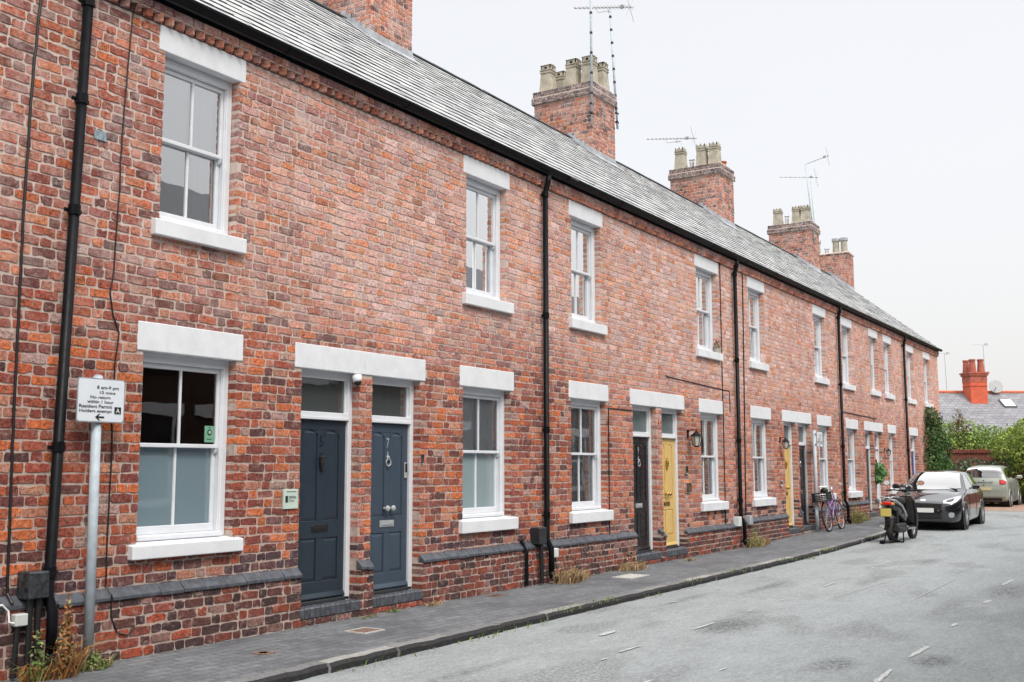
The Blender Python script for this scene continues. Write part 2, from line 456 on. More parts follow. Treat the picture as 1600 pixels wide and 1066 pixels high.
# ------------------------------------------------------------------ bricks
COURSE, BH = .0835, .0675
E_ = 1.10
def dcol(rgb, j=0, r=rnd):
    c = [v / E_ for v in srgb(rgb)]
    k = 1 + r.uniform(-j, j)
    return tuple(min(.9, v * k * (1 + r.uniform(-j * .25, j * .25))) for v in c)
PAL = [((188, 100, 70), 20), ((168, 90, 72), 22), ((212, 118, 74), 14), ((146, 80, 70), 20), ((118, 74, 70), 13), ((98, 68, 66), 4), ((196, 136, 114), 14), ((184, 152, 144), 5)]
PALW = [w for _, w in PAL]
def colfn(kind):
    def f(x, z):
        r = rnd.random()
        if kind == 'plinth':
            if r < .30: return dcol((84, 64, 66), .22)
            if r < .58: return dcol((116, 74, 70), .2)
            if r < .80: return dcol((150, 82, 70), .18)
            if r < .92: return dcol((178, 88, 64), .15)
            return dcol((160, 120, 115), .15)
        b = rnd.choices(PAL, PALW)[0][0]
        if kind == 'chimney':
            if rnd.random() < .22: b = (124, 92, 90)
            else: b = tuple(b[i] * .45 + (214, 150, 126)[i] * .55 for i in range(3))
            return dcol(b, .14)
        if kind == 'cap':
            return dcol(rnd.choice([(108, 100, 104), (92, 86, 92), (134, 122, 124), (118, 98, 98)]), .15)
        # facade: pale and bleached upstairs, red below
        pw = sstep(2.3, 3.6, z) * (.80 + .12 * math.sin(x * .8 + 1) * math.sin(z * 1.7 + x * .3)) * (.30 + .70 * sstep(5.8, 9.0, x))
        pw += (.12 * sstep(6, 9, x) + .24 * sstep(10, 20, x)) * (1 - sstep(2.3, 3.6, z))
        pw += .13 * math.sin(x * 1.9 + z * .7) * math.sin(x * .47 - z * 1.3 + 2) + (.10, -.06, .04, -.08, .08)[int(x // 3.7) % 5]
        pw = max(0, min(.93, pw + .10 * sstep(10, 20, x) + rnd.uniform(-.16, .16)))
        pale = rnd.choice([(238, 188, 174), (226, 172, 162), (240, 206, 200), (236, 180, 156), (216, 180, 176), (230, 156, 120)])
        b = tuple(b[i] * (1 - pw) + pale[i] * pw for i in range(3))
        if z < 1.0 and rnd.random() < (.85 if 5.9 < x < 7.5 else .5) * (1 - sstep(.55, .9, z)): b = rnd.choice([(104, 78, 84), (88, 66, 74), (122, 84, 84)])
        return dcol(b, .15)
    return f

def brick_panel(mb, O, Sd, N, s0, s1, z0, z1, blocks=(), kind='wall', deep=.11, seed=0, cs=COURSE):
    """real bricks, each with its own chipped outline; blocks = (sa, sb, za, zb) left open"""
    O = Vector(O); Sd = Vector(Sd); N = Vector(N); Z = Vector((0, 0, 1)); cf = colfn(kind)
    row0 = int(math.floor(z0 / cs)); row = row0
    while row * cs < z1 - .02:
        za = row * cs + .006; zb = min(za + BH, z1); za = max(za, z0)
        if zb - za < .02: row += 1; continue
        free = [(s0, s1, False, False)]
        for (ba, bb, bz0, bz1) in blocks:
            if min(zb, bz1) - max(za, bz0) > .3 * (zb - za):
                nf = []
                for (a_, b_, da, db) in free:
                    if bb <= a_ or ba >= b_: nf.append((a_, b_, da, db)); continue
                    if ba > a_: nf.append((a_, ba, da, True))
                    if bb < b_: nf.append((bb, b_, True, db))
                free = nf
        rr = random.Random(row * 7 + 3)
        allst = (row % 4 == 1)
        ph = (0, .161, .055, .21)[row % 4] + rr.uniform(-.03, .03)
        for (a_, b_, da, db) in free:
            s = math.floor((a_ - ph) / .328) * .328 + ph; k = 0
            k = 0
            while s < b_:
                L = .205 if (allst or k % 2 == 0) else .097
                if allst and k % 3 == 2: L = .097
                L2 = L * rnd.uniform(.97, 1.02)
                e0, e1 = max(s, a_), min(s + L2, b_)
                if e0 > a_ and e0 - a_ < .04: e0 = a_
                if b_ - e1 < .05: e1 = b_
                s += L + .013; k += 1
                if e1 - e0 < .035: continue
                dpt = rnd.uniform(-.002, .003)
                if rnd.random() < .05: dpt -= .004
                zo = rnd.uniform(-.0025, .0025); tl = rnd.uniform(-.004, .004)
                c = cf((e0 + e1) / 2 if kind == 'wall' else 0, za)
                j = .0052
                def o2(u, v, e=0): return (u, v)
                ln = e1 - e0; ch = .010
                base = [(e0 + ch, za), (e0 + ln * .35, za), (e0 + ln * .68, za), (e1 - ch, za), (e1, za + ch), (e1, zb - ch), (e1 - ch, zb), (e0 + ln * .66, zb), (e0 + ln * .33, zb), (e0 + ch, zb), (e0, zb - ch), (e0, za + ch)]
                out = []; 
                for q, (u, v) in enumerate(base):
                    ju = 0 if ((u <= e0 + .001 and e0 == a_ and da) or (u >= e1 - .001 and e1 == b_ and db)) else rnd.uniform(-j, j)
                    out.append((u + ju, v + rnd.uniform(-j, j) + zo + tl * ((u - e0) / ln - .5)))
                if rnd.random() < .25:
                    q = rnd.randrange(12); u, v = out[q]; out[q] = (u + (((e0 + e1) / 2) - u) * .18, v + (((za + zb) / 2) - v) * .45)
                n = 12; cu = (e0 + e1) / 2; cv = (za + zb) / 2
                dl = deep if (e0 == a_ and da) else .02; dr = deep if (e1 == b_ and db) else .02
                vs = []
                for (u, v) in out:
                    vs.append(O + Sd * (u + (cu - u) * .028) + Z * (v + (cv - v) * .07) + N * (dpt + .0012))
                for (u, v) in out:
                    vs.append(O + Sd * u + Z * v + N * (dpt - .0022))
                for (u, v) in out:
                    dd = dl if u < cu else dr
                    vs.append(O + Sd * u + Z * v - N * dd)
                fs = [tuple(range(n))] + [(i, i + n, (i + 1) % n + n, (i + 1) % n) for i in range(n)] + [(i + n, i + 2 * n, (i + 1) % n + 2 * n, (i + 1) % n + n) for i in range(n)]
                mb.add(vs, fs, c)
        row += 1
    return mb

def mortar_panel(mb, O, Sd, N, s0, s1, z0, z1, blocks=(), d=.005, reveal=.25, top=True):
    O = Vector(O); Sd = Vector(Sd); N = Vector(N); Z = Vector((0, 0, 1))
    ss = sorted({s0, s1, *[min(max(v, s0), s1) for b in blocks for v in b[:2]]})
    zs = sorted({z0, z1, *[min(max(v, z0), z1) for b in blocks for v in b[2:]]})
    P = lambda s, z, k: O + Sd * s + Z * z - N * k
    for i in range(len(ss) - 1):
        for j in range(len(zs) - 1):
            cs, cz = (ss[i] + ss[i + 1]) / 2, (zs[j] + zs[j + 1]) / 2
            if any(b[0] < cs < b[1] and b[2] < cz < b[3] for b in blocks): continue
            mb.add([P(ss[i], zs[j], d), P(ss[i + 1], zs[j], d), P(ss[i + 1], zs[j + 1], d), P(ss[i], zs[j + 1], d)], [(0, 1, 2, 3)])
    for (a_, b_, c_, e_) in blocks:
        g = .003
        mb.add([P(a_ - g, c_, d), P(a_ - g, c_, reveal), P(a_ - g, e_, reveal), P(a_ - g, e_, d)], [(0, 1, 2, 3)])
        mb.add([P(b_ + g, c_, d), P(b_ + g, c_, reveal), P(b_ + g, e_, reveal), P(b_ + g, e_, d)], [(3, 2, 1, 0)])
        if top: mb.add([P(a_, e_, d), P(b_, e_, d), P(b_, e_, reveal), P(a_, e_, reveal)], [(3, 2, 1, 0)])
    return mb
X1, Y1, Z1 = Vector((1, 0, 0)), Vector((0, 1, 0)), Vector((0, 0, 1))
# ------------------------------------------------------------------ setting
def strip(xs, ya, yb, za, zb):
    mb = MB()
    for i in range(len(xs) - 1):
        a_, b_ = xs[i], xs[i + 1]
        mb.add([(a_, ya(a_), za(a_)), (b_, ya(b_), za(b_)), (b_, yb(b_), zb(b_)), (a_, yb(a_), zb(a_))], [(0, 1, 2, 3)])
    return mb
XS = [-14 + i * 1.0 for i in range(54)]      # to x = 39
g = MB(); xs = [-300, -100, -40, -14] + [i for i in range(-13, 40)] + [42, 50, 80, 300]
ys = [-300, -80, -20, -8.7, 0.3, 8, 20, 80, 300]
for i in range(len(xs) - 1):
    for j in range(len(ys) - 1):
        q = lambda x, y: (x, y, gz(x) - .13)
        g.add([q(xs[i], ys[j]), q(xs[i + 1], ys[j]), q(xs[i + 1], ys[j + 1]), q(xs[i], ys[j + 1])], [(0, 1, 2, 3)])
tag(g.build('ground', SOIL), kind='structure')
road = strip(XS[:-1] + [38.0], lambda x: -6.95, lambda x: kerb_y(x) + .02, lambda x: gz(x) - .07, lambda x: gz(x) - .075)
rd = tag(road.build('road', ASPHALT), kind='structure')
pv = strip([x for x in XS if x < 38] + [42.5], lambda x: kerb_y(x) + .13, lambda x: .02, lambda x: gz(x) - .008, lambda x: gz(x))
tag(pv.build('pavement', PAVING), kind='structure')
pv = strip(XS, lambda x: -8.75, lambda x: -7.07, lambda x: gz(x), lambda x: gz(x))
tag(pv.build('far_pavement', PAVING), kind='structure')
fc = strip([38.0, 42, 46, 52], lambda x: -9, lambda x: 8 if x > 41 else kerb_y(x), lambda x: gz(x) - .055, lambda x: gz(x) - .055)
for p in (): pass
tag(fc.build('paved_yard', BRICK_PAVERS), kind='structure')
k = MB(); k.box(37.85, 38.02, -7, -1.1, .05, .143, (.42, .38, .32)); k.build('kerb_edging', KERB)['kind'] = 'structure'
k = MB()
def kerbstones(y_at, s):
    x = -14.0
    while x < 37.8:
        L = rnd.uniform(.62, .95); xe = min(x + L, 37.8)
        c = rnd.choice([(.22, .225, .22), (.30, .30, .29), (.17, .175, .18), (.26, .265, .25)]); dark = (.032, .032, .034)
        y0a, y0b = y_at(x), y_at(xe); n = 6; j = [rnd.uniform(-.014, .014) for _ in range(n + 1)]; h = [rnd.uniform(-.008, .006) for _ in range(n + 1)]
        vs = []
        for i in range(n + 1):
            t = i / n; xx = x + .006 + (xe - x - .012) * t; yy = y0a + (y0b - y0a) * t + j[i]
            zt = gz(xx) + .002 + h[i] * .6; zb = gz(xx) - .12
            vs += [(xx, yy, zb), (xx, yy - s * .006, zt - .03), (xx, yy + s * .018, zt), (xx, yy + s * .14, gz(xx) + .004), (xx, yy + s * .14, zb)]
        f1 = []; f2 = []
        for i in range(n):
            for q in range(4):
                f = (i * 5 + q, (i + 1) * 5 + q, (i + 1) * 5 + q + 1, i * 5 + q + 1)
                (f1 if q < 2 else f2).append(f)
        k0 = len(k.v); k.v += vs
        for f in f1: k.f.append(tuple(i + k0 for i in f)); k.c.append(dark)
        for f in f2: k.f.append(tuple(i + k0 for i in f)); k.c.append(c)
        k.add([vs[i] for i in range(5)], [(0, 1, 2, 3, 4)], c); k.add([vs[n * 5 + i] for i in range(5)], [(4, 3, 2, 1, 0)], c)
        x = xe
kerbstones(kerb_y, 1); kerbstones(lambda x: -6.93, -1)
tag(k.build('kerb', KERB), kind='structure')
# faded bay markings
mk = MB()
def dash(x, y, l, w=.05, a=0):
    ca, sa = math.cos(a), math.sin(a)
    n = max(2, int(l / .06)); prev = None
    for i in range(n + 1):
        u = -l / 2 + l * i / n; ww = w * .36 * rnd.uniform(.6, 1.1) * (1 if 0 < i < n else .5)
        p = [(x + u * ca - v * sa, y + u * sa + v * ca, gz(x) - .0655) for v in (-ww, ww)]
        if prev: mk.add([prev[0], p[0], p[1], prev[1]], [(0, 1, 2, 3)])
        prev = p
for (x, y, l, w) in [(10.55, -3.17, .55, .055), (8.9, -3.14, .42, .05), (8.3, -3.18, .16, .04), (11.9, -3.17, .16, .04), (13.1, -3.15, .12, .04), (15.1, -3.15, .6, .05), (13.6, -3.2, .1, .04), (19.15, -3.0, .3, .06), (17.9, -3.05, .25, .05),
                     (20.7, -3.1, .35, .05), (22.6, -3.1, .3, .05), (26.1, -3.15, .4, .05), (24.3, -3.1, .3, .05), (10.1, -5.36, .66, .075), (8.8, -5.36, .6, .075), (11.95, -5.32, .26, .08), (16.7, -5.2, .8, .07), (14.2, -5.3, .3, .1),
                     (18.5, -4.7, .2, .06), (19.6, -5.15, .5, .06), (22.0, -5.1, .5, .06), (25, -5.05, .5, .06), (28, -5, .5, .06), (30, -3.4, .4, .05), (9.6, -2.55, .34, .10), (12.2, -2.1, .2, .04), (13.8, -2.05, .18, .04), (32.5, -3.3, .4, .05), (34.5, -3.2, .4, .05), (7.6, -3.9, .2, .06), (8.4, -4.2, .16, .03)]:
    dash(x, y, l, w, rnd.uniform(-.04, .04))
for (p, q) in [((13.4, -3.6), (16.4, -3.75)), ((16.4, -3.75), (16.9, -4.5)), ((16.9, -4.5), (13.9, -4.5))]:
    L = math.dist(p, q); dash((p[0] + q[0]) / 2, (p[1] + q[1]) / 2, L, .018, math.atan2(q[1] - p[1], q[0] - p[0]))
mo = tag(mk.build('road_markings', PAINT, rd), kind='structure')
def cover(x, y, w, l, mat, label, rim):
    t = thing('utility_cover', (x, y, gz(x)), label, 'manhole cover', 'small covers let into the pavement')
    b = MB()
    for (a_, b_, c_, d_) in ((-w, w, -l, -l + .02), (-w, w, l - .02, l), (-w, -w + .02, -l + .02, l - .02), (w - .02, w, -l + .02, l - .02)): b.box(x + a_, x + b_, y + c_, y + d_, gz(x) - .02, gz(x) + .006)
    b.build('rim', rim, t)
    b = MB(); b.bbox(x - w + .022, x + w - .022, y - l + .022, y + l - .022, gz(x) - .02, gz(x) + .003, .002)
    n = 5
    for i in range(n):
        for j in range(n):
            u = x - w + .05 + (2 * w - .1) * i / (n - 1); v = y - l + .05 + (2 * l - .1) * j / (n - 1)
            b.box(u - .012, u + .012, v - .012, v + .012, gz(x) + .003, gz(x) + .006)
    b.build('lid', mat, t)
RUST = simple('rusty_iron', (.20, .13, .10), .8, var=.4, sc=30, bump=.4)
GREYCONC = simple('pale_concrete', (.45, .45, .43), .85, var=.15)
cover(8.13, -.72, .15, .13, RUST, 'small rusty pavement cover with a pale rim below the dark blue doors', GREYCONC)
cover(6.72, -.80, .07, .07, RUST, 'tiny rusty pavement cover nearest the camera, below the first window', RUST)
cover(11.15, -.25, .12, .08, RUST, 'brownish cover close to the wall below the window right of door 7', RUST)
cover(14.1, -.62, .30, .16, GREYCONC, 'pale concrete cover in the pavement right of the second downpipe', GREYCONC)

# ------------------------------------------------------------------ house pieces
WOOD_Y = .10
def curtain(mb, x0, x1, z0, z1, y, amp=.012, wl=.09, n=None):
    n = max(6, int((x1 - x0) / .012)); vs = []
    for i in range(n + 1):
        t = i / n; x = x0 + (x1 - x0) * t; yy = y + amp * math.sin(x / wl * 6.28) + amp * .5 * math.sin(x / wl * 2.7 + 1)
        vs += [(x, yy, z0), (x, yy + amp * .3, z1)]
    mb.add(vs, [(2 * i, 2 * i + 2, 2 * i + 3, 2 * i + 1) for i in range(n)])

def window(house, L, Rr, z0, z1, lz0, lz1, sz0, sz1, up='clear', lo='clear', dress=(), cill_y=.065, det=True, cream=True):
    a_, b_ = L + .07, Rr - .07; y = WOOD_Y
    fr = MB(); jw = .066
    fr.bbox(a_, a_ + jw, y, y + .12, z0, z1 - .001, .006); fr.bbox(b_ - jw, b_, y, y + .12, z0, z1 - .001, .006)
    fr.bbox(a_ + jw - .004, b_ - jw + .004, y - .004, y + .12, z1 - .085, z1 - .001, .006)
    fr.bbox(a_ + jw - .004, b_ - jw + .004, y - .035, y + .12, z0, z0 + .045, .008)
    fr.bbox(a_ + jw, a_ + jw + .014, y + .012, y + .03, z0 + .045, z1 - .085, .003); fr.bbox(b_ - jw - .014, b_ - jw, y + .012, y + .03, z0 + .045, z1 - .085, .003)
    w = fr.build('window', WHITE_WOOD, house)
    ia, ib, iz0, iz1 = a_ + jw, b_ - jw, z0 + .045, z1 - .085
    zm = iz0 + (iz1 - iz0) * .515; xm = (ia + ib) / 2
    def sash(za, zb, ys, br, tr, horn):
        s = MB(); st = .042
        s.bbox(ia + .002, ia + st, ys, ys + .035, za, zb, .004); s.bbox(ib - st, ib - .002, ys, ys + .035, za, zb, .004)
        s.bbox(ia + st - .003, ib - st + .003, ys - .001, ys + .036, za, za + br, .004); s.bbox(ia + st - .003, ib - st + .003, ys - .001, ys + .036, zb - tr, zb, .004)
        s.bbox(xm - .011, xm + .011, ys + .002, ys + .03, za + br - .003, zb - tr + .003, .004)
        if horn:
            for xx in (ia + .004, ib - st):
                s.prism([(ys, za - .001), (ys + .034, za - .001), (ys + .03, za - .05), (ys + .012, za - .035)], 'x', xx, xx + st - .006)
        return s.build('sash', WHITE_WOOD, w)
    sash(zm - .012, iz1 - .001, y + .032, .035, .042, det); sash(iz0 + .001, zm + .022, y + .072, .07, .034, False)
    mats = {'clear': GLASS if z0 < 3 else GLASS_UP, 'frost': FROST, 'frost2': FROST2, 'fdark': FROST_DARK}
    for (za, zb, ys, kk) in ((zm + .02, iz1 - .04, y + .052, up), (iz0 + .068, zm - .01, y + .092, lo)):
        p = MB(); p.add([(ia + .04, ys, za), (ib - .04, ys, za), (ib - .04, ys, zb), (ia + .04, ys, zb)], [(0, 1, 2, 3)])
        p.build('pane', mats[kk], w)
    s = MB(); sw = .015
    s.prism([(-cill_y, sz0), (-cill_y, sz1), (y - .002, sz1 + .022), (.16, sz1 + .024), (.16, sz0)], 'x', L - sw, Rr + sw)
    so_ = s.build('window_sill', WHITE_STONE, w)
    bev(so_)
    s = MB(); s.box(L, Rr, -.008, y + .06, lz0, lz1); bev(s.build('lintel', WHITE_STONE, w))
    for d in dress:
        kind, f0, f1, g0, g1 = d[:5]
        mt = {'white': CURTAIN_WHITE, 'pale': CURTAIN_PALE, 'net': CURTAIN_GREY, 'blind': CURTAIN_WHITE, 'shutter': SHUTTER}[kind]
        xa, xb = ia + (ib - ia) * f0, ia + (ib - ia) * f1; za, zb = iz0 + (iz1 - iz0) * g0, iz0 + (iz1 - iz0) * g1
        c = MB()
        if kind == 'shutter':
            n = int((zb - za) / .045)
            for i in range(n):
                zz = za + .03 + i * .045
                c.box(xa + .03, xb - .03, 0, .006, 0, .036, M=Matrix.Translation((0, y + .19, zz)) @ Matrix.Rotation(R(50), 4, 'X'))
            for q in (xa, (xa + xb) / 2 - .015, xb - .03): c.box(q, q + .03, y + .16, y + .185, za, zb)
            c.build('shutter', mt, w)
        elif kind == 'blind':
            c.box(xa, xb, y + .115, y + .118, za, zb); c.build('blind', mt, w)
        else:
            curtain(c, xa, xb, za, zb, y + .108 + (.0 if kind != 'white' else .02), .010 if kind == 'net' else .016, .07 if kind == 'net' else .1)
            c.build('curtain', mt, w, smooth=True)
    return w

def bev(o, w=.008):
    md = o.modifiers.new('edge', 'BEVEL'); md.width = w; md.segments = 2; md.limit_method = 'ANGLE'
    return o

def door(house, a_, b_, L, Rr, zb, zl, mat, metal, steptop, number=None, extras=(), fan=GLASS_FAN, knob=None, light=None):
    """leaf, frame, fanlight, lintel and blue-brick step of one doorway; zl = lintel soffit"""
    y = WOOD_Y; jw = .062; da, db = a_ + jw, b_ - jw; dt = 2.03; g0 = zb
    d = MB(); ys = y + .045
    d.box(da + .003, db - .003, ys, ys + .04, zb + .005, dt)
    W_ = db - da; st = W_ * .135; xm = (da + db) / 2
    def bar(x0, x1, za, zb_): d.bbox(x0, x1, ys - .014, ys + .001, za, zb_, .004)
    bar(da + .003, da + st, zb + .005, dt); bar(db - st, db - .003, zb + .005, dt)
    lock0, lock1 = g0 + .60 + (.02), g0 + .80
    bar(da + st, db - st, zb + .005, zb + .19); bar(da + st, db - st, lock0, lock1); bar(da + st, db - st, dt - .10, dt)
    for (za, zz) in ((zb + .19, lock0), (lock1, dt - .10)):
        bar(xm - st * .46, xm + st * .46, za, zz)
        for (xa, xb) in ((da + st, xm - st * .46), (xm + st * .46, db - st)):
            vs = []; i1, i2 = .006, .035
            for (ii, yy) in ((i1, ys - .002), (i2, ys - .011)):
                vs += [(xa + ii, yy, za + ii), (xb - ii, yy, za + ii), (xb - ii, yy, zz - ii), (xa + ii, yy, zz - ii)]
            d.add(vs, [(4, 5, 6, 7), (0, 1, 5, 4), (1, 2, 6, 5), (2, 3, 7, 6), (3, 0, 4, 7)])
            if zz > 1.5:                                   # arched heads of the tall panels
                n = 8; ww = xb - xa
                for sgn in (0, 1):
                    pts = [(xa, zz), (xa, zz - .05)] + [(xa + ww / 2 * (i / n), zz - .05 + .05 * math.sin(i / n * math.pi / 2)) for i in range(1, n + 1)]
                    if sgn: pts = [(xa + xb - p[0], p[1]) for p in pts]
                    d.prism(pts, 'y', ys - .0135, ys)
    d.prism([(ys - .035, zb + .02), (ys - .035, zb + .03), (ys - .012, zb + .075), (ys, zb + .075), (ys, zb + .02)], 'x', da + .005, db - .005)
    dr = d.build('door', mat, house)
    f = MB()
    f.bbox(a_, da, y, y + .12, steptop - .01, zl - .001, .005); f.bbox(db, b_, y, y + .12, steptop - .01, zl - .001, .005)
    f.bbox(a_ + jw - .004, b_ - jw + .004, y + .003, y + .12, zl - .075, zl - .001, .005)
    f.bbox(a_ + jw - .004, b_ - jw + .004, y - .012, y + .12, dt + .005, dt + .04, .005); f.bbox(a_ + jw - .004, b_ - jw + .004, y + .002, y + .12, dt + .038, dt + .085, .005)
    f.bbox(da, da + .02, y + .03, y + .06, dt + .085, zl - .075, .003); f.bbox(db - .02, db, y + .03, y + .06, dt + .085, zl - .075, .003)
    f.build('door_frame', WHITE_WOOD, dr)
    p = MB(); p.add([(da, y + .05, dt + .08), (db, y + .05, dt + .08), (db, y + .05, zl - .07), (da, y + .05, zl - .07)], [(0, 1, 2, 3)]); p.build('fanlight', fan, dr)
    l = MB(); l.box(L, Rr, -.008, y + .09, zl, zl + .25); bev(l.build('lintel', WHITE_STONE, dr))
    s = MB(); n = int(round((b_ - a_ + .04) / .077)); w_ = (b_ - a_ + .03) / n; x = a_ - .015
    for i in range(n):
        s.bbox(x + .003, x + w_ - .003, -.055, .10, steptop - .115, steptop + rnd.uniform(-.002, .002), .014); x += w_
    s.build('doorstep', BLUE_BRICK, dr)
    s = MB(); s.box(a_ + .002, b_ - .002, .085, .25, steptop - .1, steptop - .006); s.bbox(a_ + .004, b_ - .004, .10, .24, steptop - .005, zb + .003, .005); s.build('threshold', paint((.03, .035, .04), .5), dr)
    zz = steptop - .115
    s = MB(); brick_panel(s, (0, -.045, 0), X1, -Y1, a_ - .01, b_ + .01, gz(a_) - .05, zz - .003, (), 'plinth'); s.build('step_brick', BRICK, dr)
    s = MB(); s.box(a_ - .01, b_ + .01, -.037, .1, gz(a_) - .1, zz - .001); s.build('step_bed', MORTAR, dr)
    yf = ys - .014
    lz = (lock0 + lock1) / 2 + .01
    s = MB(); s.bbox(xm - .125, xm + .125, yf - .008, yf, lz - .037, lz + .037, .004); s.bbox(xm - .10, xm + .10, yf - .014, yf - .007, lz - .02, lz + .02, .004); s.build('letterbox', metal, dr)
    if 'knocker' in extras:
        s = MB(); s.torus((xm, yf - .018, 1.60), (0, 1, 0), .04, .008, 20, 6); s.lathe([(.02, 0), (.022, .012), (.012, .03)], (xm, yf, 1.655), (0, -1, 0), 12)
        s.lathe([(.014, 0), (.014, .02)], (xm, yf, 1.56), (0, -1, 0), 10); s.prism([(xm - .012, 1.66), (xm + .012, 1.66), (xm, 1.72)], 'y', yf - .01, yf); s.build('knocker', knob or metal, dr)
    if 'urn' in extras:
        s = MB(); s.lathe([(.004, -.11), (.022, -.06), (.034, 0), (.03, .03), (.036, .05), (.012, .07), (.008, .1)], (xm, yf - .02, 1.60), (0, 0, 1), 12); s.box(xm - .01, xm + .01, yf - .02, yf, 1.58, 1.66); s.build('knocker', metal, dr)
    if 'knobs' in extras:
        for dx in (-.045, .055):
            s = MB(); s.lathe([(.02, 0), (.014, .012), (.014, .03), (.034, .042), (.036, .056), (.022, .07)], (xm + dx, yf, 1.09), (0, -1, 0), 16); s.build('door_knob', knob or metal, dr, smooth=True)
    if 'keypad' in extras:
        s = MB(); s.bbox(db - .075, db - .03, yf - .02, yf, 1.42, 1.60, .008); s.build('lock_keypad', SILVERP, dr); s = MB(); s.bbox(db - .07, db - .035, yf - .023, yf - .018, 1.49, 1.59, .004); s.build('keypad_face', BLACK_PLASTIC, dr)
    if number:
        text(number, .05 if number != '1' else .02, .11, (xm - .025, yf - .003, 1.76), X1, Z1, metal, dr, 'house_number')
    return dr

def downpipe(house, x, r, top=5.56, shoe=True, joints=(5.33, 3.58, 1.70), lean=0):
    p = MB(); y = -.035 - r
    p.tube([(x, -.13, 5.60), (x, -.12, 5.50), (x, y - .0, 5.36), (x, y, 5.30)], r * 1.02, 12)
    xb = x - lean; p.tube([(x, y, 5.34), (xb, y, gz(x) + .58), (xb, y - .065, gz(x) + .46), (xb, y - .065, gz(x) + .1)], r, 12)
    if shoe: p.tube([(xb, y - .065, gz(x) + .16), (xb + .01, y - .07, gz(x) + .09), (xb + .03, y - .12, gz(x) + .035)], r * 1.12, 12)
    o = p.build('downpipe', BLACK_IRON, house, smooth=True)
    xt = x
    for z in joints:
        x = xt - lean * (5.34 - z) / 4.76
        b = MB(); b.tube([(x, y, z - .035), (x, y, z + .045)], r + .008, 12); b.bbox(x - r * 1.9, x + r * 1.9, y + .01, y + .03, z - .015, z + .015, .003); b.box(x - .015, x + .015, y, -.0, z - .01, z + .01)
        b.build('pipe_joint', BLACK_IRON, o)
    x = xt; b = MB(); b.tube([(x + r * .9, y - r * .2, 5.3), (x - lean + r * .9, y - r * .2, gz(x) + .6)], .004, 5); b.build('wire', simple('pale_wire', (.4, .42, .45)), o)
    return o

PITCH = (-.16, 5.69, 3.55, 8.68)
def slates(mb, x0, x1):
    y0, z0, y1, z1 = PITCH; L = math.hypot(y1 - y0, z1 - z0); up = Vector((0, (y1 - y0) / L, (z1 - z0) / L)); n = Vector((0, -up.z, up.y))
    gch = .245; rows = int(L / gch) + 1
    for r in range(rows):
        s0 = r * gch - .02; s1 = min(s0 + gch + .07, L); x = x0 - (.127 if r % 2 else 0)
        while x < x1:
            w = .254; a_, b_ = max(x, x0), min(x + w, x1); x += w
            if b_ - a_ < .02: continue
            js = rnd.uniform(-.006, .006) + (rnd.random() < .03) * -.02; lift = rnd.uniform(.017, .024); tw = rnd.uniform(-.003, .003)
            k = rnd.uniform(.90, 1.08); base = rnd.choice([(.42, .435, .44), (.39, .405, .415), (.46, .47, .47), (.43, .445, .45), (.33, .345, .36)])
            c = tuple(v * k for v in base)
            P = lambda u, s, h: Vector((u, y0, z0)) + up * s + n * h
            vs = [P(a_ + .002, s0 + js, lift + tw), P(b_ - .002, s0 + js, lift - tw), P(b_ - .002, s1, .004), P(a_ + .002, s1, .004), P(a_ + .002, s0 + js, 0), P(b_ - .002, s0 + js, 0), P(b_ - .002, s1, 0), P(a_ + .002, s1, 0)]
            mb.add(vs, [(0, 1, 2, 3)], c); mb.add(vs, [(4, 5, 1, 0), (5, 6, 2, 1), (4, 0, 3, 7)], (.085, .09, .095))
    return mb

def pot(house_ch, x, y, z, style, h=.62, r=.14, mat=None):
    m_ = mat or POT_BUFF; b = MB(); q = math.sqrt(2)
    if style in ('crown', 'box'):
        b.lathe([(r * q, 0), (r * q * .98, .04), (r * q * .80, h * .68), (r * q * .92, h * .70), (r * q * .92, h * .74), (r * q * .80, h * .76), (r * q * .95, h * .80), (r * q * .95, h * .83)], (x, y, z), (0, 0, 1), 4, ang=math.pi / 4)
        t = r * .80; zt = z + h * .83
        for (dx, dy) in ((1, 0), (-1, 0), (0, 1), (0, -1)):
            if style == 'crown': pts = [(-t, 0), (t, 0), (t, h * .16), (t * .5, h * .05), (0, h * .19), (-t * .5, h * .05), (-t, h * .16)]
            else: pts = [(-t, 0), (-t * .35, 0), (-t * .2, h * .1), (t * .2, h * .1), (t * .35, 0), (t, 0), (t, h * .15), (-t, h * .15)]
            vs = []
            for o_ in (t, t - .02):
                for (u, v) in pts: vs.append((x + dx * o_ + (u if dx == 0 else 0), y + dy * o_ + (u if dy == 0 else 0), zt + v))
            n = len(pts); b.add(vs, [tuple(range(n)), tuple(range(2 * n - 1, n - 1, -1))] + [(i, i + n, (i + 1) % n + n, (i + 1) % n) for i in range(n)])
        if style == 'box':
            b.prism([(x - t * 1.15, zt + h * .15), (x + t * 1.15, zt + h * .15), (x, zt + h * .20)], 'y', y - t * 1.15, y + t * 1.15)
        b.lathe([(t * 1.2, 0), (t * 1.2, .01)], (x, y, zt - .01), (0, 0, 1), 4, ang=math.pi / 4)
    elif style == 'round':
        b.lathe([(r, 0), (r, .03), (r * .88, .05), (r * .82, h * .85), (r, h * .87), (r, h)], (x, y, z), n=16)
    o = b.build('chimney_pot', m_, house_ch)
    return o
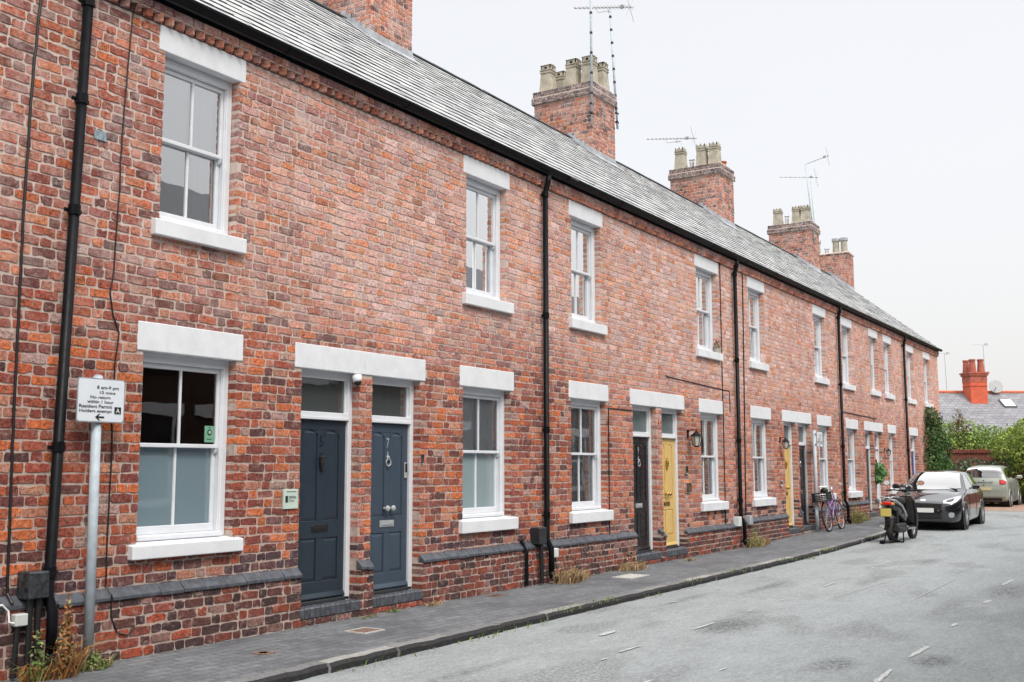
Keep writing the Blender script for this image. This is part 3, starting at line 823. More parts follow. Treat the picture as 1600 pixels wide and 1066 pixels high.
def cowl(ch, x, y, z, h=.3, r=.07):
    b = MB(); b.lathe([(r * .9, 0), (r * .9, h * .5), (r, h * .52), (r, h * .6)], (x, y, z), n=12)
    for i in range(6):
        t = i * math.pi / 3; b.tube([(x + r * .9 * math.cos(t), y + r * .9 * math.sin(t), z + h * .58), (x + r * .9 * math.cos(t), y + r * .9 * math.sin(t), z + h * .9)], .006, 5)
    b.lathe([(r * 1.25, 0), (r * 1.2, .02), (r * .5, .05)], (x, y, z + h * .88), n=12)
    return b.build('flue_cowl', ALU, ch)

def chimney(house, x0, x1, y0, y1, ztop, cap=True):
    zb = 8.0; capb = ztop - .29 if cap else ztop - .06
    b = MB()
    for (O, Sd, N, s0, s1) in (((x0, 0, 0), -Y1, -X1, -y1, -y0), ((0, y0, 0), X1, -Y1, x0, x1), ((x1, 0, 0), Y1, X1, y0, y1), ((0, y1, 0), -X1, Y1, -x1, -x0)):
        brick_panel(b, O, Sd, N, s0, s1, zb, capb, (), 'chimney', deep=.02)
        if cap:
            for (za, zz, o_) in ((capb, capb + .165, .045), (capb + .165, ztop, .022)):
                O2 = Vector(O) + Vector(N) * o_
                brick_panel(b, O2, Sd, N, s0 - o_, s1 + o_, za, zz, (), 'cap', deep=.02)
        else: brick_panel(b, Vector(O) + Vector(N) * .03, Sd, N, s0 - .03, s1 + .03, capb, ztop, (), 'cap', deep=.02)
    ch = b.build('chimney', BRICK, house)
    b = MB(); b.box(x0 + .006, x1 - .006, y0 + .006, y1 - .006, zb - .3, ztop - .004)
    if cap: b.box(x0 - .037, x1 + .037, y0 - .037, y1 + .037, capb + .005, capb + .16); b.box(x0 - .014, x1 + .014, y0 - .014, y1 + .014, capb + .162, ztop - .003)
    b.prism([(x0 + .02, ztop - .004), (x1 - .02, ztop - .004), (x1 - .2, ztop + .06), (x0 + .2, ztop + .06)], 'y', y0 + .02, y1 - .02)
    b.build('mortar_core', MORTAR, ch)
    # lead: apron in front, stepped flashing up the side
    f = MB(); ya, za, yb, zb_ = PITCH; sl_ = (zb_ - za) / (yb - ya); zr = lambda y: za + (y - ya) * sl_
    f.add([(x0 - .05, y0 - .20, zr(y0 - .20) + .032), (x1 + .05, y0 - .20, zr(y0 - .20) + .032), (x1 + .05, y0 - .012, zr(y0) + .03), (x0 - .05, y0 - .012, zr(y0) + .03), (x0, y0 - .012, zr(y0) + .13), (x1, y0 - .012, zr(y0) + .13)], [(0, 1, 2, 3), (3, 2, 5, 4)])
    y = y0 - .01
    while y < min(yb, y1):
        ye = min(y + .10, yb); f.box(x0 - .014, x0 - .008, y, ye, zr(y) - .02, zr(ye) + .10); y = ye
        if ye >= yb: break
    f.add([(x0 - .14, y0 - .15, zr(y0 - .15) + .031), (x0 - .01, y0 - .15, zr(y0 - .15) + .034), (x0 - .01, yb, zr(yb) + .034), (x0 - .14, yb, zr(yb) + .031)], [(0, 1, 2, 3)])
    f.build('flashing', LEAD, ch)
    return ch

def aerial(house, base, top, boom0, boom1, nel=14, el=.16, clips=True, rr=.026, cradle=True):
    m_ = MB(); m_.tube([base, top], rr, 8)
    o = m_.build('tv_aerial', STEEL, house, smooth=True)
    if clips:
        c = MB(); B_, T_ = Vector(base), Vector(top); n = 9
        for i in range(n):
            p = B_ + (T_ - B_) * ((i + .5) / n); d = (T_ - B_).normalized() * .025; c.tube([p - d, p + d], rr + .006, 8)
        p = B_ + (T_ - B_) * .06; c.box(p.x - .05, p.x + .06, p.y - .02, p.y + .03, p.z - .03, p.z + .0); c.box(p.x - .05, p.x + .06, p.y - .02, p.y + .03, p.z + .18, p.z + .21)
        c.build('mast_clip', BLACK_PLASTIC, o)
    if boom0:
        b = MB(); A_, B_ = Vector(boom0), Vector(boom1); b.tube([A_, B_], .008, 6)
        d = (B_ - A_).normalized(); side = d.cross(Z1).normalized()
        for i in range(nel):
            t = i / (nel - 1); p = A_ + (B_ - A_) * (t ** .9 * .94); b.tube([p - side * el * (.6 + .4 * t), p + side * el * (.6 + .4 * t)], .005, 5); b.box(p.x - .014, p.x + .014, p.y - .014, p.y + .014, p.z - .014, p.z + .014)
        p = A_ + (B_ - A_) * .93
        for s_ in (-1, 1): b.tube([p, p + Z1 * .28 * s_ + side * .2], .005, 5); b.tube([p, p + Z1 * .28 * s_ - side * .2], .005, 5)
        p = A_ + (B_ - A_) * .80; b.box(p.x - .03, p.x + .03, p.y - .04, p.y + .04, p.z - .02, p.z + .05)
        if cradle:
            T_ = Vector(top); q1 = A_ + (B_ - A_) * .36; q2 = A_ + (B_ - A_) * .6; b.tube([q1, q1 - Z1 * .12 + d * .05, T_ - Z1 * .0, q2 - Z1 * .12 - d * .05, q2], .007, 6)
        b.build('aerial_boom', simple('dull_alloy', (.35, .35, .36), .5, metal=.3), o)
    return o
# ------------------------------------------------------------------ the terrace
GL = (2.535, 2.785); UL = (5.215, 5.445)
HX = [2.6, 5.28, 8.96, 12.68, 16.53, 20.08, 24.00, 27.48, 31.0, 34.88, 37.7, 40.57]
HL = ['house at the left edge of the photo, a meter box on its plinth',
      'house with dark blue door 5 and a green sticker in its half frosted window',
      'house with blue grey door 7 and a frosted lower window left of the second downpipe',
      'house with the black door and lace curtains right of the second downpipe',
      'house with a yellow door and white shutters left of the third downpipe',
      'house with a yellow door and shuttered window just right of the third downpipe',
      'house with a narrow black door behind the far parking sign and bicycle',
      'house with a dark door just right of the fourth downpipe, behind the bicycle front wheel',
      'house with a leafy green wreath on its white framed door, behind the scooter',
      'house with the blue door just right of the last downpipe',
      'end house of the terrace, its wall half covered by climbing ivy']
def house(i): 
    return thing('terraced_house', ((HX[i] + HX[i + 1]) / 2, 3.5, 0), HL[i], 'house', 'red brick houses of the terrace')
H = [house(i) for i in range(11)]
GW = {1: (5.96, 7.16), 2: (10.72, 11.96), 3: (13.44, 14.68), 4: (18.27, 19.48), 5: (20.97, 22.22), 6: (25.55, 26.75), 7: (28.08, 29.28), 8: (32.62, 33.62)}
UW = {1: (6.07, 7.10), 2: (10.78, 11.86), 3: (13.48, 14.55), 4: (18.20, 19.36), 5: (20.97, 22.02), 6: (25.47, 26.55), 7: (27.95, 29.0), 8: (32.46, 33.5), 9: (35.5, 36.55), 10: (38.05, 39.15)}
UW2 = (30.76, 31.78)
PT = {0: .50, 1: .475, 2: .47, 3: .455, 4: .39, 5: .45, 6: .50, 7: .56, 8: .58, 9: .6, 10: .6}
DR = {1: (7.965, 8.855), 2: (9.066, 9.935), 3: (15.53, 16.425), 4: (16.64, 17.51), 5: (23.06, 23.90), 6: (24.10, 24.98), 7: (30.02, 30.85), 8: (31.06, 31.9), 9: (35.62, 36.60)}
DLN = {1: (7.86, 8.96), 2: (8.96, 10.02), 3: (15.43, 16.53), 4: (16.53, 17.60), 5: (22.96, 24.0), 6: (24.0, 25.08), 7: (29.93, 30.97), 8: (30.97, 32.02), 9: (35.5, 36.74)}
BLUE5 = paint(srgb((38, 50, 61)), .38, name='slate_blue_paint'); BLUE7 = paint(srgb((60, 74, 88)), .36, name='blue_grey_paint'); BLACKP = paint((.012, .013, .015), .3, name='black_gloss')
YEL = paint(srgb((208, 178, 112)), .45, name='yellow_paint'); DNAVY = paint(srgb((45, 55, 120)), .4, name='blue_paint'); GREEND = paint(srgb((52, 62, 66)), .4, name='dark_grey_paint')

for i, h in enumerate(H):
    x0, x1 = HX[i], HX[i + 1]; blocks = []; blk2 = []
    if i in GW: L, R0 = GW[i]; blocks.append((L + .07, R0 - .07, .84, 2.54)); blk2.append((L, R0, GL[0], GL[1]))
    ups = [UW[i]] if i in UW else []
    if i == 8: ups = [UW[8]]
    if i == 7: ups = [UW[7]]
    if i == 8: ups.append(None)
    for u in [u for u in ups if u]: blocks.append((u[0] + .07, u[1] - .07, 3.62, 5.22)); blk2.append((u[0], u[1], UL[0], UL[1]))
    if i == 7: blocks.append((UW2[0] + .07, x1, 3.62, 5.22)); blk2.append((UW2[0], x1, *UL))
    if i == 8: blocks.append((x0, UW2[1] - .07, 3.62, 5.22)); blk2.append((x0, UW2[1], *UL))
    if i in DR: a_, b_ = DR[i]; blocks.append((a_, b_, -.3, 2.54))
    if i in DLN: blk2.append((*DLN[i], *GL))
    pt = PT[i]
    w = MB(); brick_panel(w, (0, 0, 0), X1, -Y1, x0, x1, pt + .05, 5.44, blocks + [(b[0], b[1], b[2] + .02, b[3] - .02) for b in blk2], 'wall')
    # plinth, standing 5 cm proud
    pb = [b for b in blocks if b[2] < 0]
    pbx = [(b[0] - .0, b[1] + .0, -.3, 1) for b in pb]
    gb = gz((x0 + x1) / 2) - .08
    brick_panel(w, (0, -.05, 0), X1, -Y1, x0, x1, gb, pt, pbx, 'plinth', deep=.15)
    # oversailing eaves course and dog-tooth course
    for k_ in range(int((x1 - x0) / .118) + 1):
        xx = x0 + k_ * .118
        if xx + .11 > x1: break
        r_ = rnd.uniform(-.004, .004); c = dcol(rnd.choice([(206, 132, 106), (180, 110, 92), (216, 144, 116), (160, 104, 96)]), .15)
        w.prism([(xx, .02), (xx + .058, -.072 + r_), (xx + .112, .02)], 'z', 5.452, 5.524, c)
    xx = x0
    while xx < x1 - .03:
        ln = rnd.choice([.225, .225, .11]); xe = min(xx + ln, x1)
        w.bbox(xx + .004, xe - .004, -.062 + rnd.uniform(-.003, .003), .02, 5.534, 5.604, .004, dcol(rnd.choice([(196, 134, 118), (176, 116, 106), (208, 150, 132), (152, 108, 106)]), .15)); xx = xe
    wall = w.build('wall', BRICK, h)
    sc_ = MB(); sc_.box(x0, x1, -.0015, .004, 5.446, 5.526); sc_.build('painted_recess_shade', paint((.05, .035, .03), .95), wall)  # dark strip painted in for the shade between the dog-teeth
    mo_ = MB(); mortar_panel(mo_, (0, 0, 0), X1, -Y1, x0, x1, pt, 5.70, [(b[0], b[1], max(b[2], pt), b[3]) for b in blocks])
    mortar_panel(mo_, (0, -.05, 0), X1, -Y1, x0, x1, gb - .1, pt, [(b[0], b[1], -.4, pt) for b in pb], reveal=.3, top=False)
    mo_.box(x0, x1, -.052, .0, 5.524, 5.536); mo_.box(x0, x1, -.052, 0, 5.604, 5.62)
    mo_.build('mortar_joints', MORTAR, wall)
    # blue brick coping on the plinth
    spans = [(x0, x1)]
    for b in pb: spans = [s for (p, q) in spans for s in ((p, min(q, b[0])), (max(p, b[1]), q)) if s[1] - s[0] > .05]
    for (p, q) in spans:
        cp = MB(); n = max(1, round((q - p) / .235)); w_ = (q - p) / n
        for k_ in range(n):
            a_ = p + k_ * w_ + .003; b_ = a_ + w_ - .006; j = rnd.uniform(-.003, .003); yo = rnd.uniform(-.003, .003)
            cp.prism([(-.068 + yo, pt + .002 + j), (-.068 + yo, pt + .030 + j), (.0, pt + .098 + j), (.02, pt + .098 + j), (.02, pt + .002 + j)], 'x', a_, b_)
        bev(cp.build('plinth_coping', BLUE_BRICK, h), .004)
    # roof
    rf = slates(MB(), x0, x1).build('roof', SLATE, h)
    u = MB(); y0_, z0_, y1_, z1_ = PITCH
    u.add([(x0, y0_ + .02, z0_ - .005), (x1, y0_ + .02, z0_ - .005), (x1, y1_, z1_ - .005), (x0, y1_, z1_ - .005), (x1, 7.3, 5.65), (x0, 7.3, 5.65)], [(0, 1, 2, 3), (3, 2, 4, 5)])
    u.add([(x0, -.005, 5.62), (x1, -.005, 5.62), (x1, y0_ + .02, z0_ - .005), (x0, y0_ + .02, z0_ - .005)], [(0, 1, 2, 3)])
    u.build('roof_boarding', paint((.05, .05, .055), .8), rf)
    u = MB(); xx = x0
    while xx < x1 - .05:
        xe = min(xx + .45, x1); dz = rnd.uniform(-.006, .006); yr, zr = y1_, z1_ + .03 + dz
        u.prism([(yr - .13, zr - .075), (yr, zr + .02), (yr + .13, zr - .075), (yr + .12, zr - .09), (yr, zr + .004), (yr - .12, zr - .09)], 'x', xx + .003, xe - .003); xx = xe
    u.build('ridge_tiles', paint((.07, .075, .085), .6, name='ridge_grey'), rf)
    # gutter
    gt = MB(); n = 10; vs = []; prof = [(-.143 + .056 * math.cos(t), 5.697 + .064 * math.sin(t)) for t in [math.pi + math.pi * k_ / n for k_ in range(n + 1)]]
    prof += [(p[0] * 1 + (-.145 - p[0]) * .1, p[1] + .006) for p in reversed(prof)]
    gt.prism(prof, 'x', x0, x1)
    gt.bbox(x0, x1, -.062, -.04, 5.60, 5.70, .003)
    xx = x0 + .5
    while xx < x1: gt.prism([(p[0] - (-.143 - p[0]) * .12, p[1] - .006) for p in prof[:n + 1]] + [(-.087, 5.700), (-.199, 5.700)], 'x', xx - .03, xx + .03); xx += 1.75
    gt.build('gutter', BLACK_IRON, h)
    # inside: plaster rooms
    it = MB(); a_, b_ = x0 + .1, x1 - .1
    for (za, zb) in ((0.1, 2.95), (3.0, 5.7)):
        it.add([(a_, .26, za), (b_, .26, za), (b_, 4, za), (a_, 4, za), (a_, .26, zb), (b_, .26, zb), (b_, 4, zb), (a_, 4, zb)], [(0, 1, 2, 3), (7, 6, 5, 4), (3, 2, 6, 7), (0, 3, 7, 4), (1, 5, 6, 2)])
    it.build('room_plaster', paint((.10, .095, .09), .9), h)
    bk = MB(); bk.box(x0, x1, 7.0, 7.2, gz(x0) - .3, 5.7)
    if i == 10: bk.prism([(-.0 + .01, -.2), (-.0 + .01, 5.62), (3.55, 8.62), (7.0, 5.62), (7.0, -.2)], 'x', x1 - .2, x1 - .008)
    if i == 0: bk.prism([(.01, -.2), (.01, 5.62), (3.55, 8.62), (7.0, 5.62), (7.0, -.2)], 'x', x0 + .01, x0 + .2)
    bk.build('back_wall', BRICK_FLAT, h)
    if i in (1, 3, 5, 7, 9): downpipe(h, HX[i] + .005, {1: .041}.get(i, .038), joints=(5.33, 4.5, 3.58, 1.70, .75) if i == 1 else (5.33, 3.62, 2.05, .9), lean=.11 if i == 1 else 0)

GD = {1: ('clear', 'frost', ()), 2: ('clear', 'frost2', (('pale', 0, 1, .5, 1), ('pale', 0, .42, .5, 1))), 3: ('clear', 'clear', (('net', 0, 1, 0, 1),)), 4: ('clear', 'clear', (('shutter', 0, 1, 0, 1),)),
      5: ('clear', 'clear', (('shutter', 0, 1, 0, 1),)), 6: ('clear', 'clear', (('pale', .0, 1, 0, 1),)), 7: ('clear', 'frost', (('pale', 0, 1, .4, 1),)), 8: ('clear', 'frost', (('white', 0, 1, 0, 1),))}
UD = {1: ('clear', 'clear', (('blind', 0, .50, .5, 1), ('white', .58, .93, 0, 1))), 2: ('clear', 'clear', (('pale', 0, 1, 0, 1), ('white', .6, .95, 0, .45))), 3: ('clear', 'clear', (('white', 0, .55, .42, 1), ('net', 0, 1, 0, .5), ('net', .7, 1, .5, 1))),
      4: ('clear', 'clear', (('white', 0, .4, 0, 1), ('net', .3, 1, .0, 1))), 5: ('clear', 'clear', (('net', .0, 1, .4, 1), ('white', .0, .3, 0, 1))), 6: ('clear', 'clear', (('pale', .0, 1, 0, 1),)),
      7: ('clear', 'clear', (('pale', 0, 1, 0, 1),)), 8: ('clear', 'clear', (('white', 0, 1, 0, 1),)), 9: ('clear', 'clear', (('white', 0, 1, 0, 1),)), 10: ('clear', 'clear', (('pale', 0, 1, 0, 1),))}
WIN = {}
for i, (L, R0) in GW.items():
    u, l, d = GD[i]; WIN[i] = window(H[i], L, R0, .925, 2.537, *GL, .755 if i > 1 else .785, .90, u, l, d, .065, i < 7)
for i, (L, R0) in UW.items():
    u, l, d = UD[i]; window(H[i], L, R0, 3.705, 5.217, *UL, 3.545, 3.685, u, l, d, .065, i < 7)
window(H[8], *UW2, 3.705, 5.217, *UL, 3.545, 3.685, 'clear', 'clear', (('white', 0, 1, 0, 1),), .065, False)

def D(i, mat, metal, ex, num=None, fan=GLASS_FAN, knob=None):
    a_, b_ = DR[i]; zb = .205 + gz(a_) * .8; st = .175 + gz(a_) * .8
    return door(H[i], a_, b_, *DLN[i], zb, GL[0] + .002, mat, metal, st, num, ex, fan, knob)
D(1, BLUE5, paint((.015, .015, .018), .3), ('urn',), '5'); d7 = D(2, BLUE7, SILVERP, ('knocker', 'knobs', 'keypad'), '7')
D(3, BLACKP, SILVERP, ('knocker',), '9', FROST_DARK); D(4, YEL, BRASS, ('knobs', 'urn'), None, FROST_DARK); D(5, YEL, BRASS, ('knobs', 'urn'), None, FROST_DARK); D(6, BLACKP, CHROME, ('knocker',), None, FROST_DARK)
D(7, GREEND, CHROME, (), None, FROST_DARK); D(8, paint((.7, .72, .74), .4), CHROME, (), None, FROST_DARK); D(9, DNAVY, CHROME, (), None, FROST_DARK)

# chimneys
CH = {}
CH[1] = chimney(H[3], 12.46, 13.53, 2.95, 4.40, 9.84)
CH[2] = chimney(H[5], 19.87 + .0, 20.95, 2.95, 4.40, 9.83)
CH[3] = chimney(H[7], 27.28, 28.36, 2.95, 4.40, 9.83)
CH[4] = chimney(H[9], 35.62, 36.62, 2.95, 4.40, 9.83)
CH[5] = chimney(H[10], 39.70, 40.50, 2.80, 4.25, 9.46, cap=False)
for (x, y) in ((12.75, 3.2), (12.75, 3.6), (12.75, 4.15), (13.25, 3.2)): pot(CH[1], x, y, 9.87, 'box')
for (x, y) in ((20.17, 3.16), (20.15, 3.55), (20.15, 4.2), (20.66, 3.14), (20.66, 4.15)): pot(CH[2], x, y, 9.86, 'box', h=.64, r=.15)
for (x, y) in ((27.58, 3.18), (27.56, 3.54), (27.55, 4.18)): pot(CH[3], x, y, 9.86, 'crown', h=.64, r=.15)
cowl(CH[3], 27.6, 3.87, 9.88, .26); pot(CH[3], 28.05, 3.15, 9.84, 'round', h=.22, r=.13, mat=POT_RED)
for (x, y) in ((35.9, 3.18), (35.9, 3.48), (35.9, 4.14)): pot(CH[4], x, y, 9.86, 'crown', h=.60, r=.15)
cowl(CH[4], 35.9, 3.83, 9.88, .30)
for (x, y) in ((39.95, 2.98), (39.95, 3.28), (39.95, 3.98)):
    p = pot(CH[5], x, y, 9.48, 'round', h=.5, r=.14); b = MB(); b.lathe([(.15, 0), (.15, .1), (.1, .12)], (x, y, 9.93), n=12); b.build('flue_cap', LEAD, p)
cowl(CH[5], 39.95, 3.62, 9.48, .22, .08)
aerial(H[5], (19.80, 2.92, 8.85), (19.80, 2.92, 12.9), None, None)
aerial(H[5], (20.98, 2.90, 9.05), (20.98, 3.05, 11.85), (20.98, 3.95, 12.12), (20.98, 2.45, 11.79), 16, .14)
aerial(H[7], (27.9, 4.30, 9.8), (27.9, 4.30, 10.82), (27.9, 5.35, 11.05), (27.9, 3.82, 10.82), 14, .12, False, .012)
aerial(H[9], (35.9, 2.90, 9.1), (35.9, 3.12, 11.93), (35.9, 3.1, 11.90), (35.9, 2.30, 12.08), 9, .03, False, .026, False)
aerial(H[9], (36.5, 3.05, 9.8), (36.5, 3.15, 11.45), (36.5, 4.2, 11.74), (36.5, 2.85, 11.53), 9, .05, False, .011, False)
# ------------------------------------------------------------------ the row across the road (seen in the window glass)
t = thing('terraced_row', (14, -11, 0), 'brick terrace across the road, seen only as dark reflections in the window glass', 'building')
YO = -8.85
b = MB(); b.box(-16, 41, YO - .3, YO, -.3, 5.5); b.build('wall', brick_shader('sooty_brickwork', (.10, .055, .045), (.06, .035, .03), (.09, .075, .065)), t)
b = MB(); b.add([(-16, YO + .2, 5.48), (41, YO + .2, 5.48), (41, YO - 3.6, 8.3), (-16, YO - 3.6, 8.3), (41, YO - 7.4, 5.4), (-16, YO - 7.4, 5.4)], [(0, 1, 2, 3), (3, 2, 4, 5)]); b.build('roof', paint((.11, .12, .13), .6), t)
for i in range(12):
    xx = -12 + i * 4.2
    for (zl, zs) in ((2.55, .95), (5.0, 3.55)):
        w = MB(); w.box(xx, xx + .07, YO - .01, YO + .03, zs, zl); w.box(xx + .93, xx + 1.0, YO - .01, YO + .03, zs, zl); w.box(xx, xx + 1, YO - .01, YO + .03, (zs + zl) / 2 - .03, (zs + zl) / 2 + .03)
        o = w.build('window', WHITE_WOOD, t)
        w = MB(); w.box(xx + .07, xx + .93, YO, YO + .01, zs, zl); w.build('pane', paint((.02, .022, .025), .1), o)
        w = MB(); w.box(xx - .15, xx + 1.15, YO, YO + .04, zl, zl + .24); w.build('lintel', WHITE_STONE, o)
        w = MB(); w.box(xx - .1, xx + 1.1, YO, YO + .07, zs - .14, zs); w.build('window_sill', WHITE_STONE, o)
    w = MB(); w.box(xx + 1.7, xx + 2.5, YO, YO + .03, .1, 2.1); o = w.build('door', BLUE5, t)
    w = MB(); w.box(xx + 1.5, xx + 2.7, YO, YO + .04, 2.55, 2.8); w.build('lintel', WHITE_STONE, o)

# ------------------------------------------------------------------ parking signs
SIGN_FACE = simple('sign_white', (.66, .71, .76), .35, var=.03); INK = paint((.01, .011, .014), .5, name='black_ink'); SIGN_W = paint((.78, .8, .83), .4)
GREYB = simple('sign_back', (.28, .29, .31), .5)
def sign(x, y, zg, ztop, px, r, label, lean=0):
    t = thing('parking_sign', (x, y, zg), label, 'sign')
    b = MB(); b.tube([(x, y, zg - .1), (x + lean, y, ztop)], r, 20); b.lathe([(r, 0), (r * .6, .012)], (x + lean, y, ztop), n=16); b.build('pole', STEEL, t, smooth=True)
    b = MB(); b.tube([(x, y, zg + .03), (x, y, zg + .62)], r * 1.06, 16); b.build('pole_sleeve', STEEL, t, smooth=True) if label.startswith('far') else None
    yp = y - r - .014; w = .445; z0, z1 = ztop - .37, ztop - .02
    cr = .022; pts = []
    for (cx, cz, a0) in ((px + w - cr, z1 - cr, 0), (px + cr, z1 - cr, 90), (px + cr, z0 + cr, 180), (px + w - cr, z0 + cr, 270)):
        for k_ in range(5): a_ = R(a0 + 22.5 * k_); pts.append((cx + cr * math.cos(a_), cz + cr * math.sin(a_)))
    b = MB(); b.prism(pts, 'y', yp - .003, yp); pl = b.build('sign_plate', GREYB, t)
    cx, cz = px + w / 2, (z0 + z1) / 2
    pts2 = [(cx + (p[0] - cx) * .958, cz + (p[1] - cz) * .948) for p in pts]
    b = MB(); b.add([(p[0], yp - .0045, p[1]) for p in pts2], [tuple(range(len(pts2) - 1, -1, -1))]); b.build('sign_face', SIGN_FACE, pl)
    b = MB(); b.bbox(x + lean - .05, x + lean + .05, yp + .001, yp + .02, z1 - .06, z1 - .035, .003); b.bbox(x + lean - .05, x + lean + .05, yp + .001, yp + .02, z0 + .05, z0 + .075, .003); b.build('bracket', GREYB, pl)
    HH = z1 - z0
    for (s, f0, f1, g0, g1) in (('8 am-9 pm', .40, .86, .165, .265), ('10 mins', .46, .79, .285, .355), ('No return', .27, .69, .395, .465), ('within 1 hour', .21, .76, .495, .572), ('Resident Permit', .05, .735, .60, .678), ('Holders exempt', .055, .73, .705, .80)):
        text(s, w * (f1 - f0), HH * (g1 - g0), (px + w * f0, yp - .005, z1 - HH * g1), X1, Z1, INK, pl, 'lettering', 0.001, bold=.020)
    b = MB(); b.box(px + w * .785, px + w * .925, yp - .0065, yp - .005, z1 - HH * .795, z1 - HH * .635); b.build('zone_square', INK, pl)
    text('A', w * .085, HH * .105, (px + w * .812, yp - .0066, z1 - HH * .77), X1, Z1, SIGN_W, pl, 'lettering', 0.001)
    b = MB(); ax, az = px + w * .385, z1 - HH * .88
    b.prism([(ax, az), (ax + .032, az + .026), (ax + .047, az + .026), (ax + .027, az + .007), (ax + .083, az + .007), (ax + .083, az - .007), (ax + .027, az - .007), (ax + .047, az - .026), (ax + .032, az - .026)], 'y', yp - .0065, yp - .005)
    b.build('arrow', INK, pl)
    return t
sign(5.515, -.125, 0, 2.27, 5.27, .038, 'white parking restriction sign on a grey pole close to the camera', -.02)
sign(24.72, -.17, gz(24.7), gz(24.7) + 2.3, 24.72, .04, 'far parking sign on a grey pole beside the bicycle')

# ------------------------------------------------------------------ fittings fixed to the houses
def cable(h, pts, r=.007, name='cable', clips=True):
    b = MB(); P2_ = []
    for i in range(len(pts) - 1):
        p, q = Vector(pts[i]), Vector(pts[i + 1]); n = max(1, int((q - p).length / .12))
        for k_ in range(n):
            v = p.lerp(q, k_ / n); v.x += rnd.uniform(-.003, .003); P2_.append(v)
    P2_.append(Vector(pts[-1])); b.tube(P2_, r, 6); o = b.build(name, BLACK_PLASTIC, h)
    return o
cable(H[0], [(4.93, -.01, 5.5), (4.9, -.01, 5.2), (4.87, -.01, 4.6), (4.85, -.01, 3.5), (4.86, -.01, 1.7), (4.88, -.01, .62), (4.885, -.075, .55)], .011)
cable(H[1], [(5.79, -.06, 5.6), (5.775, -.01, 5.44), (5.73, -.012, 4.7), (5.71, -.01, 4.1), (5.715, -.01, 3.85), (5.70, -.01, 3.57), (5.69, -.01, 3.15), (5.66, -.01, 2.98), (5.70, -.01, 2.8), (5.765, -.01, 2.66), (5.74, -.01, 2.4), (5.73, -.01, 1.95), (5.745, -.01, 1.7), (5.74, -.01, 1.4), (5.735, -.01, .9), (5.74, -.01, .60), (5.75, -.072, .53), (5.76, -.06, .36), (5.83, -.06, .22), (5.93, -.06, .19), (6.0, -.06, .26)], .0065)
cable(H[3], [(14.66, -.008, .5), (14.67, -.008, 2.44), (15.5, -.008, 2.44)], .009)
cable(H[4], [(19.44, -.008, .45), (19.45, -.008, 5.45)], .011); cable(H[4], [(16.85, -.008, 3.08), (18.3, -.008, 3.04), (19.8, -.008, 3.0), (19.82, -.008, 2.6)], .009)
cable(H[5], [(20.52, -.008, .5), (20.62, -.008, 3), (20.70, -.008, 5.44)], .014)
cable(H[7], [(27.7, -.008, 2.95), (31.0, -.008, 2.9), (31.02, -.008, 2.78)], .012)
cable(H[8], [(31.0, -.008, 2.9), (31.3, -.008, 2.9)], .012)
# meter boxes
b = MB(); b.bbox(4.955, 5.12, -.17, -.005, .575, .775, .01); mb_ = b.build('meter_box', simple('chipped_black_metal', (.03, .035, .04), .35, var=.9, sc=24), H[0])
b = MB(); b.tube([(5.00, -.11, .58), (5.00, -.12, .02)], .022, 10); b.tube([(5.07, -.11, .58), (5.07, -.12, .02)], .022, 10); b.build('conduit', BLACK_PLASTIC, mb_)
b = MB(); b.bbox(4.885, 4.985, -.13, -.06, .385, .475, .008); jb = b.build('junction_box', simple('pale_grey_plastic', (.48, .52, .50), .5), H[0])
b = MB(); b.tube([(4.925, -.09, .39), (4.90, -.1, .02)], .02, 10); b.build('conduit', BLACK_PLASTIC, jb)
b = MB(); b.tube([(4.6, -.08, .53), (4.80, -.08, .55), (4.845, -.09, .50), (4.85, -.1, .42), (4.89, -.1, .41)], .008, 6); b.build('white_cable', paint((.8, .8, .8), .5), jb)
b = MB(); b.bbox(12.36, 12.55, -.15, -.0, .53, .75, .01); m2 = b.build('meter_box', simple('black_metal', (.02, .022, .026), .4, var=.5, sc=24), H[2])
b = MB(); b.tube([(12.46, -.11, .54), (12.46, -.12, .02)], .03, 10); b.build('conduit', BLACK_PLASTIC, m2)
b = MB(); b.tube([(12.11, -.02, .60), (12.12, -.095, .44), (12.12, -.095, .02)], .024, 8); b.build('vent_pipe', BLACK_IRON, H[2])
b = MB(); b.bbox(12.80, 12.93, -.115, -.05, .33, .45, .008); b.build('junction_box', simple('white_plastic', (.62, .66, .66), .5), H[3])
for (hh, x) in ((4, 19.92), (5, 20.55)): b = MB(); b.bbox(x - .08, x + .08, -.12, -.0, .40 + .02, .60, .008); b.build('junction_box', simple('white_plastic', (.62, .66, .66), .5) if hh == 4 else LEAD, H[hh])
b = MB(); b.bbox(5.445, 5.563, -.012, .0, 4.235, 4.318, .003); b.build('air_vent', simple('vent_metal', (.22, .29, .33), .5, var=.4, sc=40), H[1])
# plaque, camera, bells, lanterns, key safes
b = MB(); b.bbox(7.728, 7.930, -.018, .0, 1.143, 1.333, .003); pq = b.build('plaque', simple('pale_green_sign', (.50, .62, .55), .4, var=.04), H[1])
text('CENTRAL', .108, .026, (7.795, -.0185, 1.243), X1, Z1, INK, pq, 'lettering', bold=.02); text('STAYS', .078, .026, (7.795, -.0185, 1.208), X1, Z1, INK, pq, 'lettering')
b = MB(); [b.box(7.770 + .019 * i, 7.784 + .019 * i, -.020, -.018, 1.306, 1.313) for i in range(7)]; b.build('small_print', INK, pq)
b = MB(); b.box(7.752, 7.785, -.020, -.018, 1.206, 1.270); b.build('emblem', INK, pq)
b = MB(); b.bbox(7.05 - .12, 7.05 - .045, .0, .001, 0, .001, .0001)
x_ = 6.86; b = MB(); b.box(x_, x_ + .115, .147, .149, 1.775, 1.925); st_ = b.build('sticker', simple('mid_green_card', srgb((112, 162, 136)), .5, var=.03), WIN[1])
